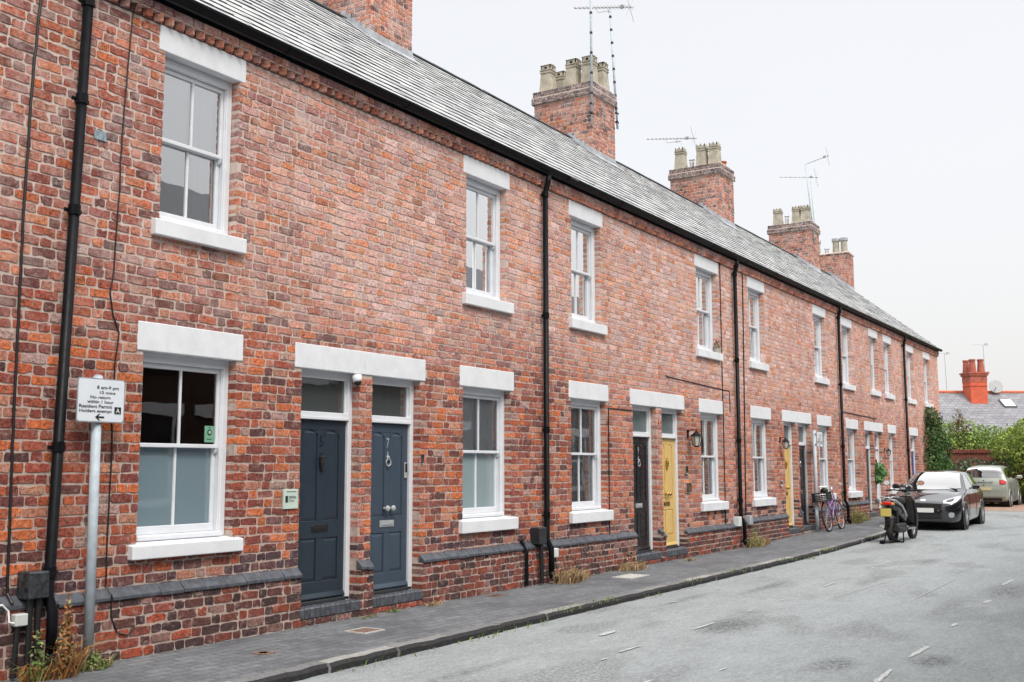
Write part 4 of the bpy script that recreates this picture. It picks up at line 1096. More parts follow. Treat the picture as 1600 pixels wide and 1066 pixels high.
b = MB(); b.lathe([(.028, 0), (.028, .001)], (x_ + .058, .1469, 1.865), (0, -1, 0), 18); b.box(x_ + .03, x_ + .085, .1455, .147, 1.80, 1.806); b.box(x_ + .045, x_ + .07, .1455, .147, 1.905, 1.912); b.build('sticker_badge', INK, st_)
b = MB(); b.lathe([(.012, -.002), (.017, .003), (.006, .006)], (x_ + .058, .1455, 1.865), (0, -1, 0), 14); b.build('badge_ring', paint((.3, .45, .38), .5), st_)
b = MB(); b.lathe([(.052, 0), (.052, .055), (.044, .075)], (8.80, -.0, 2.52), (0, -.25, -1), 16); cm_ = b.build('security_camera', WHITE_WOOD, H[1], smooth=True)
b = MB(); b.lathe([(.040, 0), (.038, .02), (.022, .038)], (8.795, -.02, 2.45), (-.1, -.5, -1), 16); b.build('camera_dome', BLACK_PLASTIC, cm_, smooth=True)
b = MB(); b.bbox(9.947, 9.985, -.022, .0, 1.585, 1.70, .004); db_ = b.build('doorbell', CHROME, H[2]); b = MB(); b.bbox(9.951, 9.981, -.026, -.02, 1.645, 1.695, .003); b.build('bell_button', BLACK_PLASTIC, db_)
GLOW = simple('lantern_glass', (.55, .55, .50), .2)
def lantern(h, x, z, s=1):
    k0 = (x, z); b = MB(); b.bbox(x - .035, x + .035, -.02, 0, z - .02, z + .12, .004); b.tube([(x, -.01, z + .08), (x, -.08, z + .12), (x, -.16, z + .11), (x, -.17, z + .06)], .010, 6)
    c = (x, -.17, z)
    b.lathe([(.115, -.0), (.10, .015), (.03, .075), (.012, .095), (.008, .12)], c, (0, 0, 1), 6); b.lathe([(.02, -.19), (.055, -.175), (.055, -.165)], c, (0, 0, 1), 6)
    for k_ in range(6): t_ = k_ * math.pi / 3; b.tube([(c[0] + .1 * math.cos(t_), c[1] + .1 * math.sin(t_), z), (c[0] + .055 * math.cos(t_), c[1] + .055 * math.sin(t_), z - .17)], .006, 5)
    sc = lambda q: [(x + (p[0] - x) * s, p[1] * s, z + (p[2] - z) * s) for p in q]
    b.v = sc(b.v); o = b.build('wall_lantern', BLACK_IRON, h); b = MB(); b.lathe([(.05, -.168), (.092, -.002)], c, (0, 0, 1), 6); b.v = sc(b.v); b.build('lantern_pane', GLOW, o)
lantern(H[4], 17.72, 2.08); lantern(H[5], 22.75, 2.08, .8); lantern(H[8], 32.10, 2.0, .7)
for (hh, x, z) in ((4, 17.60, 1.50), (5, 22.72, 1.20)): b = MB(); b.bbox(x - .06, x + .06, -.035, 0, z - .07, z + .07, .006); o = b.build('entry_keypad', CHROME, H[hh]); b = MB(); b.bbox(x - .035, x + .035, -.04, -.034, z - .03, z + .05, .004); b.build('keypad_face', BLACK_PLASTIC, o)
b = MB(); b.bbox(17.58, 17.80, -.03, 0, 1.10, 1.27, .005); o = b.build('wall_plaque', CHROME, H[4]); b = MB(); b.box(17.66, 17.70, -.034, -.029, 1.13, 1.24); b.build('plaque_mark', BRASS, o)

# ------------------------------------------------------------------ leaves
def leafcloud(mb, blobs, n, size, cols, shell=.72, flat=0):
    tot = sum(b_[3] * b_[4] * b_[5] for b_ in blobs) if False else sum((b_[3] * b_[4] + b_[4] * b_[5] + b_[3] * b_[5]) for b_ in blobs)
    for b_ in blobs:
        k_ = int(n * (b_[3] * b_[4] + b_[4] * b_[5] + b_[3] * b_[5]) / tot); base = rnd.uniform(.8, 1.2)
        for _ in range(k_):
            d = Vector((rnd.gauss(0, 1), rnd.gauss(0, 1), rnd.gauss(0, 1))).normalized(); rr = rnd.uniform(shell, 1.06) ** .8
            lump = 1 + .16 * math.sin(d.x * 7 + b_[0] * 3) * math.sin(d.y * 6 + d.z * 8)
            p = Vector((b_[0] + d.x * b_[3] * rr * lump, b_[1] + d.y * b_[4] * rr * lump, b_[2] + d.z * b_[5] * rr * lump))
            nn = (d * .7 + Vector((rnd.gauss(0, 1), rnd.gauss(0, 1), rnd.gauss(0, 1) + .6)) * .55).normalized()
            a_ = nn.orthogonal().normalized(); q = Matrix.Rotation(rnd.uniform(0, 6.28), 3, nn); a_ = q @ a_; c_ = nn.cross(a_)
            s_ = size * rnd.uniform(.6, 1.3); c = cols[min(len(cols) - 1, int(rnd.random() ** 1.1 * len(cols)))]; f = rnd.uniform(.75, 1.25) * base
            mb.add([p - a_ * s_ * .5, p + c_ * s_ * .28, p + a_ * s_ * .5, p - c_ * s_ * .28], [(0, 1, 2, 3)], tuple(min(.9, v * f) for v in c))
def stems(mb, pts, r=.02, c=(.12, .09, .06)):
    for (p, q) in pts: mb.tube([p, Vector(p).lerp(Vector(q), .5) + Vector((rnd.uniform(-.05, .05), rnd.uniform(-.05, .05), 0)), q], [r, r * .7, r * .4], 6, c)
GR_IVY = [(.035, .085, .02), (.05, .12, .025), (.075, .16, .04), (.11, .21, .06), (.02, .05, .015)]
GR_HEDGE = [(.22, .34, .06), (.30, .42, .09), (.15, .25, .05), (.38, .50, .13), (.06, .12, .03), (.04, .08, .02)]
GR_BRIGHT = [(.28, .38, .06), (.36, .45, .10), (.20, .28, .05), (.10, .16, .03)]
GR_GREY = [(.28, .36, .27), (.40, .46, .38), (.16, .25, .14), (.52, .55, .47)]
GR_DARK = [(.05, .10, .04), (.03, .07, .025), (.09, .15, .07), (.20, .26, .18)]
def bush(name, loc, label, cat, blobs, n, size, cols, trunk, group=None, **k):
    t = thing(name, loc, label, cat, group); m_ = MB(); leafcloud(m_, blobs, n, size, cols, **k); m_.build('foliage', LEAF, t)
    m_ = MB(); stems(m_, trunk); m_.build('stem', STRAW, t); return t
bl = []
for (x, z, rx, rz) in [(38.0, .5, .75, .7), (38.5, 1.1, .9, .6), (38.0, 1.6, .7, .6), (38.9, 1.7, .75, .6), (38.2, 2.3, .75, .6), (39.3, 1.2, .7, .6), (38.4, 2.9, .45, .45), (39.4, 2.1, .5, .45), (39.5, .5, .8, .7), (38.0, 3.05, .35, .3), (38.9, 2.5, .5, .4), (40.1, 1.4, .45, .5), (40.3, 2.0, .35, .45)]:
    bl.append((x, -.12, z + .18, rx, .34, rz))
bush('climbing_ivy', (38.6, -.1, .15), 'dark green ivy climbing the end house front beside the blue door', 'climbing plant', bl, 9000, .10, GR_IVY, [((38.4, -.1, .1), (38.2, -.08, 2.6)), ((38.9, -.1, .1), (39.3, -.08, 1.9))], shell=.55)
# leafy wreath hanging on a door
bl = [(31.0, -.10, z, .13, .13, .14) for z in (1.22, 1.38, 1.52)] + [(31.05, -.16, 1.36, .13, .12, .15)]
bush('hanging_plant', (31.0, -.12, 1.0), 'bright green leafy plant hanging between the two far doors', 'plant', bl, 600, .09, [(.10, .26, .08), (.16, .36, .12), (.06, .16, .05), (.25, .45, .2)], [((31.0, -.02, 1.75), (31.0, -.12, 1.1))])
# potted plant on the upstairs sill
t = thing('potted_plant', (19.2, -.03, 3.69), 'small pale flower pot with a dry plant on an upstairs sill', 'plant pot')
b = MB(); b.lathe([(.05, 0), (.07, .10), (.075, .10)], (19.22, -.02, 3.685), n=12); b.build('pot', POT_BUFF, t); b = MB(); leafcloud(b, [(19.22, -.02, 3.86, .09, .06, .09)], 60, .05, [(.3, .2, .1), (.4, .3, .2), (.15, .2, .08)]); b.build('foliage', LEAF, t)

# garden wall, hedge and shrubs at the end of the street
t = thing('garden_wall', (46.1, 0, 0), 'red brick garden wall with a brick coping under the hedge', 'wall')
b = MB(); b.box(46.0, 46.25, -8, 7, 0, 2.08); b.build('brickwork', brick_shader('garden_brickwork', (.26, .085, .06), (.16, .06, .05), (.18, .13, .11), 1.0), t)
b = MB(); y = -8
while y < 7: b.bbox(45.95, 46.30, y + .006, y + .105, 2.08, 2.22, .01, dcol((150, 84, 74), .15)); y += .11
b.build('coping', BRICK, t)
bl = []
y = 6.5
while y > -4.5:
    zt = 3.25 + .22 * math.sin(y * 1.7) + rnd.uniform(-.1, .12); bl.append((47.6 + rnd.uniform(-.3, .3), y, zt - .55, .95, .75, .62)); bl.append((47.3, y + .2, 2.35, .9, .7, .6)); y -= .62
bush('hedge', (47.6, 0, 0), 'tall yellow green hedge growing over the brick garden wall', 'hedge', bl, 26000, .115, GR_HEDGE, [((47.6, y_, 0), (47.6, y_, 2.5)) for y_ in (-3, -1, 1, 3)])
bl = [(47.0, .55, 3.45, .25, .22, .5), (47.0, .35, 3.1, .3, .3, .5)]
bush('copper_shrub', (47.0, .5, 0), 'thin reddish brown shrub poking out at the hedge left end', 'shrub', bl, 500, .09, [(.16, .10, .05), (.22, .15, .07), (.2, .22, .08)], [((47, .5, 0), (47, .5, 3.3))])
bl = [(45.1, -1.9, 2.55, .7, .75, .45), (44.9, -2.6, 2.9, .8, .8, .5), (45.3, -3.3, 2.7, .9, 1.0, .7), (44.8, -1.5, 2.1, .6, .55, .35), (44.7, -2.4, 2.0, .7, .8, .6), (45.0, -3.2, 1.6, .9, 1.0, .8), (45.2, -2.2, 1.2, .8, .9, .8), (46.5, -3, 3.3, .7, .9, .5), (45.2, -4.1, 1.6, .9, 1.0, 1.4)]
bush('bright_shrub', (45.1, -2.6, 0), 'large bright lime green shrub with drooping branches behind the silver car', 'shrub', bl, 14000, .11, GR_BRIGHT, [((45.2, -2.5, 0), (45, -2.5, 2.4)), ((45.2, -3, 0), (45.1, -3.4, 2.4))])
bl = [(43.6, .95, 1.15, .5, .42, .55), (43.6, 1.1, .6, .5, .5, .5), (43.5, .6, 1.45, .3, .25, .3)]
bush('silvery_shrub', (43.6, .9, 0), 'silvery grey leaved shrub at the corner of the ivy covered house', 'shrub', bl, 1800, .09, GR_GREY, [((43.6, .9, 0), (43.6, .9, 1))])
bl = [(44.6, .2, 1.3, .6, .55, .5), (44.6, -.5, 1.1, .6, .6, .55), (44.8, -1.1, 1.2, .6, .5, .6), (44.6, .75, 1.35, .6, .5, .55), (44.8, -.3, 1.55, .5, .6, .35), (44.8, -1.4, 1.5, .5, .5, .5), (44.7, .0, .6, .7, .9, .5), (44.7, -1.2, .5, .6, .8, .5)]
bush('dark_shrub', (44.7, -.3, 0), 'dark green shrub with pale flecks in front of the brick garden wall', 'shrub', bl, 5500, .10, GR_DARK, [((44.7, -.3, 0), (44.7, -.3, 1))])
bl = [(42.2, .5, .55, .35, .3, .5), (42.0, .35, 1.1, .3, .25, .35)]
bush('fern_clump', (42.1, .45, .1), 'fresh green fern like plant at the foot of the end house corner', 'plant', bl, 900, .10, [(.14, .28, .05), (.2, .36, .08), (.08, .16, .03)], [((42.1, .5, .1), (42.1, .5, .8))])

# ------------------------------------------------------------------ weeds
def blades(mb, x, y, z, n, h, spread, cols, w=.006):
    for _ in range(n):
        a_ = rnd.uniform(0, 6.28); r_ = spread * rnd.random() ** .6; px, py = x + r_ * math.cos(a_) * 1.2, min(y + r_ * math.sin(a_) * .6, y + .04)
        hh = h * rnd.uniform(.4, 1.1); dx, dy = rnd.uniform(-1, 1) * hh * 1.3, rnd.uniform(-1, .3) * hh * .9; c = rnd.choice(cols); f = rnd.uniform(.7, 1.2); c = tuple(v * f for v in c)
        wx = w * rnd.uniform(.6, 1.3); t_ = rnd.uniform(0, 3.14); ux, uy = wx * math.cos(t_), wx * math.sin(t_)
        mb.add([(px - ux, py - uy, z), (px + ux, py + uy, z), (px + dx * .35 + ux, py + dy * .35 + uy, z + hh * .6), (px + dx * .35 - ux, py + dy * .35 - uy, z + hh * .6), (px + dx, py + dy, z + hh * rnd.uniform(.35, 1))], [(0, 1, 2, 3), (3, 2, 4)], c)
STR = [(.45, .32, .18), (.55, .42, .26), (.36, .24, .13), (.30, .22, .12)]; BRN = [(.40, .19, .06), (.50, .27, .09), (.28, .13, .05), (.22, .12, .06)]; GRN = [(.14, .24, .05), (.22, .30, .10), (.30, .34, .14)]
def weed(x, y, label, n, h, sp, cols, leaves=0, lc=None, name='weed_clump', lz=.3):
    t = thing(name, (x, y, gz(x)), label, 'weeds', 'weeds growing at the foot of the wall'); m_ = MB(); blades(m_, x, y, gz(x) - .01, n, h, sp, cols); m_.build('stems', STRAW, t)
    if leaves: m_ = MB(); leafcloud(m_, [(x, y - .02, gz(x) + lz * .35, sp * .8, sp * .5, lz * .5), (x + sp * .2, y, gz(x) + lz * .8, sp * .4, sp * .3, lz * .45)], leaves, .035, lc or cols, shell=.2); m_.build('foliage', LEAF, t)
weed(5.17, -.30, 'tall rusty brown dead weed at the foot of the nearest downpipe', 45, .34, .11, BRN, 620, BRN + [(.26, .28, .12)], lz=.48)
weed(4.98, -.24, 'low green and brown weeds under the grey junction box', 90, .2, .12, BRN + GRN, 120, GRN)
weed(5.50, -.22, 'small green weed round the base of the near sign pole', 90, .12, .13, GRN + STR, 160, GRN, lz=.12)
weed(5.38, -.16, 'thin dead stalks beside the near sign pole', 40, .28, .06, STR + BRN, 30, BRN)
weed(12.95, -.22, 'large clump of straw coloured grass right of the second downpipe', 330, .26, .30, STR, 60, BRN, lz=.4)
weed(13.35, -.18, 'low trailing straw grass below the coping right of the second downpipe', 160, .16, .20, STR)
weed(15.0, -.17, 'straw coloured grass left of the black door step', 260, .18, .34, STR, 40, STR)
weed(17.0, -.30, 'scrap of dry grass in front of the yellow door step', 60, .07, .15, STR)
weed(20.40, -.20, 'green and straw weeds right of the third downpipe', 200, .26, .32, STR + GRN, 200, GRN, lz=.34)
weed(20.9, -.18, 'low straw grass further right of the third downpipe', 160, .2, .24, STR)
weed(27.9, -.20, 'bushy yellow green weed right of the fourth downpipe', 240, .45, .26, STR + GRN, 260, GRN + STR, lz=.5)
weed(29.0, -.16, 'low dry weed under the wall behind the scooter', 100, .15, .25, STR + GRN)
weed(9.3, -.12, 'tiny weed in the joint under the door 7 step', 30, .07, .08, GRN)
weed(10.0, -.14, 'pale tuft of dry grass at the wall corner right of door 7', 60, .08, .12, STR)
weed(8.85, -.14, 'dry scraps of weed between the two blue doorsteps', 60, .05, .14, STR + GRN)
def litter():
    m_ = MB(); m2 = MB()
    for (x, n, g) in ((6.9, 16, 1), (8.6, 26, 1), (9.0, 26, 1), (9.7, 40, 1), (10.6, 36, 1), (11.4, 40, 1), (13.9, 26, 0), (15.6, 30, 0), (18.0, 40, 1), (19.2, 50, 1), (20.4, 60, 1), (23.8, 30, 0), (24.6, 30, 1), (7.6, 14, 1), (12.6, 14, 1)):
        blades(m_, x, -1.585, gz(x) - .07 if g and rnd.random() < .6 else gz(x) - .01, n, .055, .32, GRN, .005)
    for _ in range(1500):
        x = rnd.uniform(4.8, 27); y = -.06 - abs(rnd.gauss(0, .05)) if rnd.random() < .6 else rnd.choice([-1.44, -1.60]) + rnd.gauss(0, .02); z = (gz(x) + .001 if y > -1.58 else gz(x) - .069)
        a_ = rnd.uniform(0, 3.14); s_ = rnd.uniform(.004, .014); c = rnd.choice(STR + BRN + GRN + [(.2, .17, .12)])
        m2.add([(x - s_ * math.cos(a_), y - s_ * math.sin(a_), z), (x + s_ * .4 * math.sin(a_), y - s_ * .4 * math.cos(a_), z + .003), (x + s_ * math.cos(a_), y + s_ * math.sin(a_), z + .001), (x - s_ * .4 * math.sin(a_), y + s_ * .4 * math.cos(a_), z + .004)], [(0, 1, 2, 3)], c)
    tag(m_.build('kerb_grass', STRAW), 'short grass and moss growing along the kerb joint', 'grass', kind='stuff'); tag(m2.build('leaf_litter', STRAW), 'dry scraps along the wall foot and kerb', 'litter', kind='stuff')
litter()
# ------------------------------------------------------------------ houses beyond the hedge
t = thing('slate_roofed_house', (75.95, 4.5, 0), 'far house with a grey slate roof, orange chimney, satellite dish and skylight', 'house', rz=R(-55))
b = MB(); b.box(-16, 16, -4.2, 4.2, 0, 3.6); b.build('wall', BRICK_FLAT, t, local=True)
M = Mat('tiled_slates', rough=.7, spec=.3); mp = M.n('ShaderNodeTexCoord'); mq = M.n('ShaderNodeMapping'); mq.inputs['Rotation'].default_value = (R(-34), 0, 0); M.L(mp.outputs['Object'], mq.inputs[0])
bt = M.n('ShaderNodeTexBrick'); bt.inputs['Scale'].default_value = 1; bt.inputs['Brick Width'].default_value = .5; bt.inputs['Row Height'].default_value = .3; bt.inputs['Mortar Size'].default_value = .018
bt.inputs['Color1'].default_value = (.19, .195, .215, 1); bt.inputs['Color2'].default_value = (.25, .255, .275, 1); bt.inputs['Mortar'].default_value = (.11, .11, .125, 1); M.L(mq.outputs[0], bt.inputs[0])
M.col(M.mix(bt.outputs[0], M.val(M.rng(M.noise(1.3, 5, .7), .3, .7, .8, 1.15)), 1, 'MULTIPLY'))
def zrf(v): return 6.42 - abs(v) * .68
b = MB(); b.prism([(-4.5, zrf(4.5)), (0, 6.42), (4.5, zrf(4.5)), (4.5, zrf(4.5) - .1), (0, 6.30), (-4.5, zrf(4.5) - .1)], 'x', -16.2, 16.2); rf = b.build('roof', M.m, t, local=True)
b = MB(); u = -16.2
while u < 16.2: b.lathe([(.13, 0), (.13, .40)], (u, 0, 6.40), (1, 0, 0), 8); u += .42
b.build('ridge_tile', POT_RED, rf, local=True)
ORG = simple('orange_painted_brick', srgb((196, 92, 64)), .8, var=.14, sc=3); ORG2 = simple('weathered_orange_brick', srgb((160, 88, 72)), .8, var=.3, sc=4)
b = MB(); b.box(-.62, .48, -1.20, -.10, 4.5, 7.0); b.box(-.66, .52, -1.24, -.06, 6.75, 6.78); ch = b.build('chimney', ORG, t, local=True)
b = MB(); b.box(-.635, .495, -1.215, -.085, 7.0, 7.42); b.box(-.70, .56, -1.28, -.02, 7.42, 7.55); b.box(-.75, .61, -1.33, .03, 7.55, 7.66); b.build('chimney_head', ORG2, ch, local=True)
for (u, v) in ((-.40, -.25), (-.33, -.98), (.22, -.98)): b = MB(); b.lathe([(.24, 0), (.23, .1), (.18, .7), (.21, .74), (.21, .84)], (u, v, 7.66), n=10); b.build('chimney_pot', ORG2, ch, local=True)
b = MB(); b.lathe([(.02, -.05), (.2, .0), (.36, .08), (.45, .16), (.44, .17)], (1.55, -.15, 6.75), (-.15, -1, .25), 20); b.tube([(1.55, -.1, 6.2), (1.55, -.1, 6.75)], .03, 6); b.tube([(1.4, -.3, 6.5), (1.35, -.7, 6.75)], .03, 6); b.build('satellite_dish', simple('grey_dish', (.36, .38, .40), .5), t, local=True)
Mx = Matrix.Translation((1.75, -1.2, zrf(1.2))) @ Matrix.Rotation(math.atan(.68), 4, 'X')
b = MB(); b.box(-.42, .42, -.5, .42, -.02, .09, M=Mx); o = b.build('skylight', paint((.08, .09, .1), .4), t, local=True)
b = MB(); b.box(-.35, .35, -.43, .35, .09, .10, M=Mx); b.build('skylight_glass', paint((.82, .84, .86), .3), o, local=True)
for (u, hh) in ((-1.6, 9.0), (1.05, 9.6)):
    b = MB(); b.tube([(u, .1, 6.4), (u - .05, .1, hh)], .022, 6); b.tube([(u - .75, .1, hh), (u + .35, .1, hh - .02)], .014, 5); b.box(u + .08, u + .25, .05, .15, hh - .05, hh + .08); b.build('tv_aerial', STEEL, t, local=True)
t = thing('red_roofed_house', (88, -3, 0), 'far roof in dull red tiles with a dark flat dormer, right of the satellite dish', 'house', rz=R(-55))
b = MB(); b.box(-4, 9, -4, 4, 0, 4.6); b.build('wall', BRICK_FLAT, t, local=True); b = MB(); b.add([(-4.6, -4.4, 4.5), (9.5, -4.4, 4.5), (9.5, 0, 7.9), (3, 0, 7.9), (-4.6, 4.4, 4.5), (9.5, 4.4, 4.5)], [(0, 1, 2, 3), (0, 3, 4), (3, 2, 5, 4)]); b.build('roof', simple('dull_red_tiles', (.36, .22, .19), .8, var=.25, sc=3), t, local=True)
b = MB(); b.box(2.6, 6, -1.6, 1, 6.6, 8.25); b.box(2.4, 6.2, -1.8, 1.2, 8.25, 8.35); b.build('dormer', paint((.13, .15, .17), .6), t, local=True)

# ------------------------------------------------------------------ cars
def cr(p0, p1, p2, p3, t): return .5 * ((2 * p1) + (-p0 + p2) * t + (2 * p0 - 5 * p1 + 4 * p2 - p3) * t * t + (-p0 + 3 * p1 - 3 * p2 + p3) * t ** 3)
def resamp(P, n):
    P = np.array(P, float); m_ = len(P); out = []
    for i in range(m_ - 1):
        a0, a1, a2, a3 = P[max(i - 1, 0)], P[i], P[i + 1], P[min(i + 2, m_ - 1)]
        for k_ in range(n): out.append(cr(a0, a1, a2, a3, k_ / n))
    out.append(P[-1]); return np.array(out)
ST1 = [(0, .30, .52, .60, .50, .40, .665), (.05, .22, .69, .64, .66, .56, .71), (.2, .18, .80, .70, .77, .66, .765), (.55, .17, .86, .80, .825, .70, .865), (1.0, .17, .865, .90, .83, .72, .945), (1.22, .17, .87, .93, .825, .71, 1.0), (1.55, .17, .87, .945, .82, .655, 1.20), (1.95, .17, .87, .955, .82, .60, 1.40), (2.3, .17, .87, .97, .815, .58, 1.462), (2.9, .17, .87, .99, .81, .575, 1.465), (3.4, .18, .865, 1.0, .80, .57, 1.425), (3.72, .20, .855, 1.0, .78, .54, 1.32), (3.90, .24, .83, .98, .75, .53, 1.12), (3.99, .28, .78, .90, .70, .52, .97), (4.04, .34, .68, .80, .62, .46, .86)]
ST2 = [(0, .30, .52, .62, .50, .40, .69), (.06, .22, .68, .68, .66, .56, .74), (.2, .18, .78, .74, .75, .64, .80), (.5, .17, .82, .83, .79, .68, .89), (.85, .17, .83, .93, .80, .70, .99), (1.2, .17, .83, .96, .79, .66, 1.20), (1.6, .17, .83, .975, .79, .60, 1.44), (2.0, .17, .83, .99, .785, .59, 1.50), (2.7, .17, .83, 1.0, .78, .585, 1.50), (3.15, .18, .83, 1.01, .775, .58, 1.46), (3.40, .20, .825, 1.02, .77, .575, 1.39), (3.50, .22, .82, 1.01, .765, .57, 1.20), (3.57, .24, .81, .96, .76, .60, 1.04), (3.62, .27, .79, .86, .74, .62, .93), (3.66, .33, .72, .74, .68, .60, .80)]
def car(loc, rz, label, body, ST, rear=False, name='hatchback_car', plate=None, wb=(.80, 3.29), wr=.31):
    t = thing(name, loc, label, 'car', rz=rz)
    secs = []
    for (x, zb, w, zbelt, wbelt, wtop, ztop) in ST:
        secs.append([(x, w * .80, zb), (x, w * .965, zb + .05), (x, w, zb + (zbelt - zb) * .42), (x, w * .992, zbelt - (zbelt - zb) * .2), (x, wbelt, zbelt), (x, wtop + (wbelt - wtop) * .18, zbelt + (ztop - zbelt) * .80), (x, wtop * .86, ztop - .012), (x, wtop * .42, ztop + .012), (x, 0, ztop + .016)])
    G = np.array(secs)                       # stations x points x 3
    G = np.stack([resamp(G[:, j], 6) for j in range(G.shape[1])], 1)
    G = np.stack([resamp(G[i], 4) for i in range(G.shape[0])], 0)
    nS, nP = G.shape[:2]; b = MB(); full = np.concatenate([G, (G * np.array([1, -1, 1]))[:, ::-1][:, 1:]], 1); m_ = full.shape[1]
    vs = full.reshape(-1, 3).tolist(); fs = []
    for i in range(nS - 1):
        for j in range(m_): j2 = (j + 1) % m_; fs.append((i * m_ + j, i * m_ + j2, (i + 1) * m_ + j2, (i + 1) * m_ + j))
    fs += [tuple(range(m_ - 1, -1, -1)), tuple(range((nS - 1) * m_, nS * m_))]
    b.add(vs, [f[::-1] for f in fs]); bo = b.build('body', body, t, smooth=True, local=True)
    bv = BVHTree.FromPolygons([Vector(v) for v in vs], fs); Lc = ST[-1][0]
    def patch(top, bot, d, mat, nm, parent=None, off=.006, nu=12, nv=6):
        A_ = resamp([(*p, 0) for p in top], 6)[:, :2]; B_ = resamp([(*p, 0) for p in bot], 6)[:, :2]; q = MB(); n = len(A_); vs = []
        for k_ in range(nv + 1):
            for i in range(n):
                a_, c_ = A_[i] * (1 - k_ / nv) + B_[i] * (k_ / nv)
                if d == 'F': o_, dr = Vector((-3, a_, c_)), X1
                elif d == 'B': o_, dr = Vector((8, a_, c_)), -X1
                elif d == 'L': o_, dr = Vector((a_, 3, c_)), -Y1
                else: o_, dr = Vector((a_, -3, c_)), Y1
                h_ = bv.ray_cast(o_, dr)
                p = h_[0] if h_[0] else o_ + dr * 3; nn = h_[1] if h_[0] else -dr
                if nn.dot(dr) > 0: nn = -nn
                vs.append(p + nn * off)
        q.add(vs, [(k_ * n + i, k_ * n + i + 1, (k_ + 1) * n + i + 1, (k_ + 1) * n + i) for k_ in range(nv) for i in range(n - 1)])
        return q.build(nm, mat, parent or t, smooth=True, local=True)
    zb0 = ST[5][6]
    if ST is ST1:
        patch([(-.56, 1.41), (-.3, 1.435), (0, 1.44), (.3, 1.435), (.56, 1.41)], [(-.70, 1.03), (-.4, 1.0), (0, .99), (.4, 1.0), (.70, 1.03)], 'F', CAR_GLASS, 'windscreen')
        for s_, d in ((1, 'L'), (-1, 'R')):
            patch([(1.80, 1.20), (2.0, 1.33), (2.2, 1.385), (2.42, 1.395)], [(1.48, 1.0), (1.8, 1.0), (2.1, 1.01), (2.42, 1.02)], d, CAR_GLASS, 'side_window')
            patch([(2.50, 1.395), (2.8, 1.395), (3.1, 1.37), (3.3, 1.31)], [(2.50, 1.025), (2.8, 1.035), (3.15, 1.05), (3.5, 1.08)], d, CAR_GLASS, 'side_window')
            q = MB(); q.bbox(1.62, 1.74, s_ * .99 - .09, s_ * .99 + .09, 1.0, 1.13, .03); q.tube([(1.66, s_ * .83, 1.02), (1.68, s_ * .93, 1.05)], .025, 6); q.build('wing_mirror', body, t, smooth=False, local=True)
            patch([(s_ * .47, .74), (s_ * .60, .79), (s_ * .74, .84), (s_ * .80, .86)], [(s_ * .49, .665), (s_ * .62, .66), (s_ * .75, .70), (s_ * .815, .80)], 'F', LENS, 'headlight')
            patch([(s_ * .54, .735), (s_ * .62, .76), (s_ * .70, .79)], [(s_ * .55, .70), (s_ * .63, .70), (s_ * .70, .73)], 'F', paint((.03, .035, .04), .15), 'lamp_reflector', off=.009)
            patch([(s_ * .60, .43), (s_ * .66, .45), (s_ * .72, .43)], [(s_ * .60, .34), (s_ * .66, .32), (s_ * .71, .34)], 'F', LENS, 'fog_light', off=.014)
            patch([(s_ * .50, .60), (s_ * .47, .60)], [(s_ * .44, .50), (s_ * .42, .50)], 'F', CHROME, 'grille_trim', off=.016)
            patch([(s_ * .55, 1.0), (s_ * .66, .98), (s_ * .74, .95)], [(s_ * .56, .74), (s_ * .68, .72), (s_ * .77, .74)], 'B', paint((.4, .02, .02), .2), 'tail_light')
            q = MB(); q.bbox(2.35, 2.50, s_ * .868 - .012, s_ * .868 + .012, .86, .885, .004); q.bbox(3.2, 3.34, s_ * .862 - .012, s_ * .862 + .012, .88, .905, .004); q.build('door_handle', body, t, local=True)
            q = MB(); q.tube([(1.38, s_ * .876, .3), (1.42, s_ * .877, .6), (1.45, s_ * .868, .92)], .004, 4); q.tube([(2.46, s_ * .877, .3), (2.46, s_ * .877, .6), (2.46, s_ * .85, .95)], .004, 4); q.tube([(3.12, s_ * .875, .55), (3.35, s_ * .872, .75), (3.42, s_ * .845, .97)], .004, 4); q.build('door_gap', BLACK_PLASTIC, t, local=True)
        patch([(-.60, 1.33), (0, 1.37), (.60, 1.33)], [(-.68, 1.08), (0, 1.06), (.68, 1.08)], 'B', CAR_GLASS, 'rear_window')
        patch([(-.46, .655), (0, .665), (.46, .655)], [(-.42, .52), (0, .50), (.42, .52)], 'F', paint((.012, .012, .014), .35), 'grille', off=.012)
        patch([(-.40, .40), (0, .41), (.40, .40)], [(-.46, .28), (0, .27), (.46, .28)], 'F', paint((.012, .012, .014), .6), 'lower_intake', off=.012)
        for k_ in range(4): patch([(-.44 + k_ * .01, .64 - k_ * .035), (0, .645 - k_ * .035), (.44 - k_ * .01, .64 - k_ * .035)], [(-.44 + k_ * .01, .63 - k_ * .035), (0, .635 - k_ * .035), (.44 - k_ * .01, .63 - k_ * .035)], 'F', paint((.05, .052, .056), .3), 'grille_bar', off=.018, nv=1)
        q = MB(); q.lathe([(.001, 0), (.06, .004), (.065, .0)], (.0, 0, 0), (-1, 0, .5), 16); o = q.build('badge', CHROME, t, local=True); o.location = (.075, 0, .745); o.scale = (1, 1, .5)
        q = MB()
        for (y0, y1) in ((-.62, -.02), (-.1, .58)): q.tube([(1.22, y0, 1.005), (1.30, (y0 + y1) / 2, 1.045), (1.29, y1, 1.045)], .012, 5)
        q.build('wiper', BLACK_PLASTIC, t, local=True)
        q = MB(); q.box(-.03, -.012, -.26, .26, .44, .55); q.build('number_plate', paint((.75, .76, .75), .4), t, local=True)
    else:
        patch([(-.56, 1.44), (0, 1.47), (.56, 1.44)], [(-.68, 1.03), (0, 1.0), (.68, 1.03)], 'F', CAR_GLASS, 'windscreen')
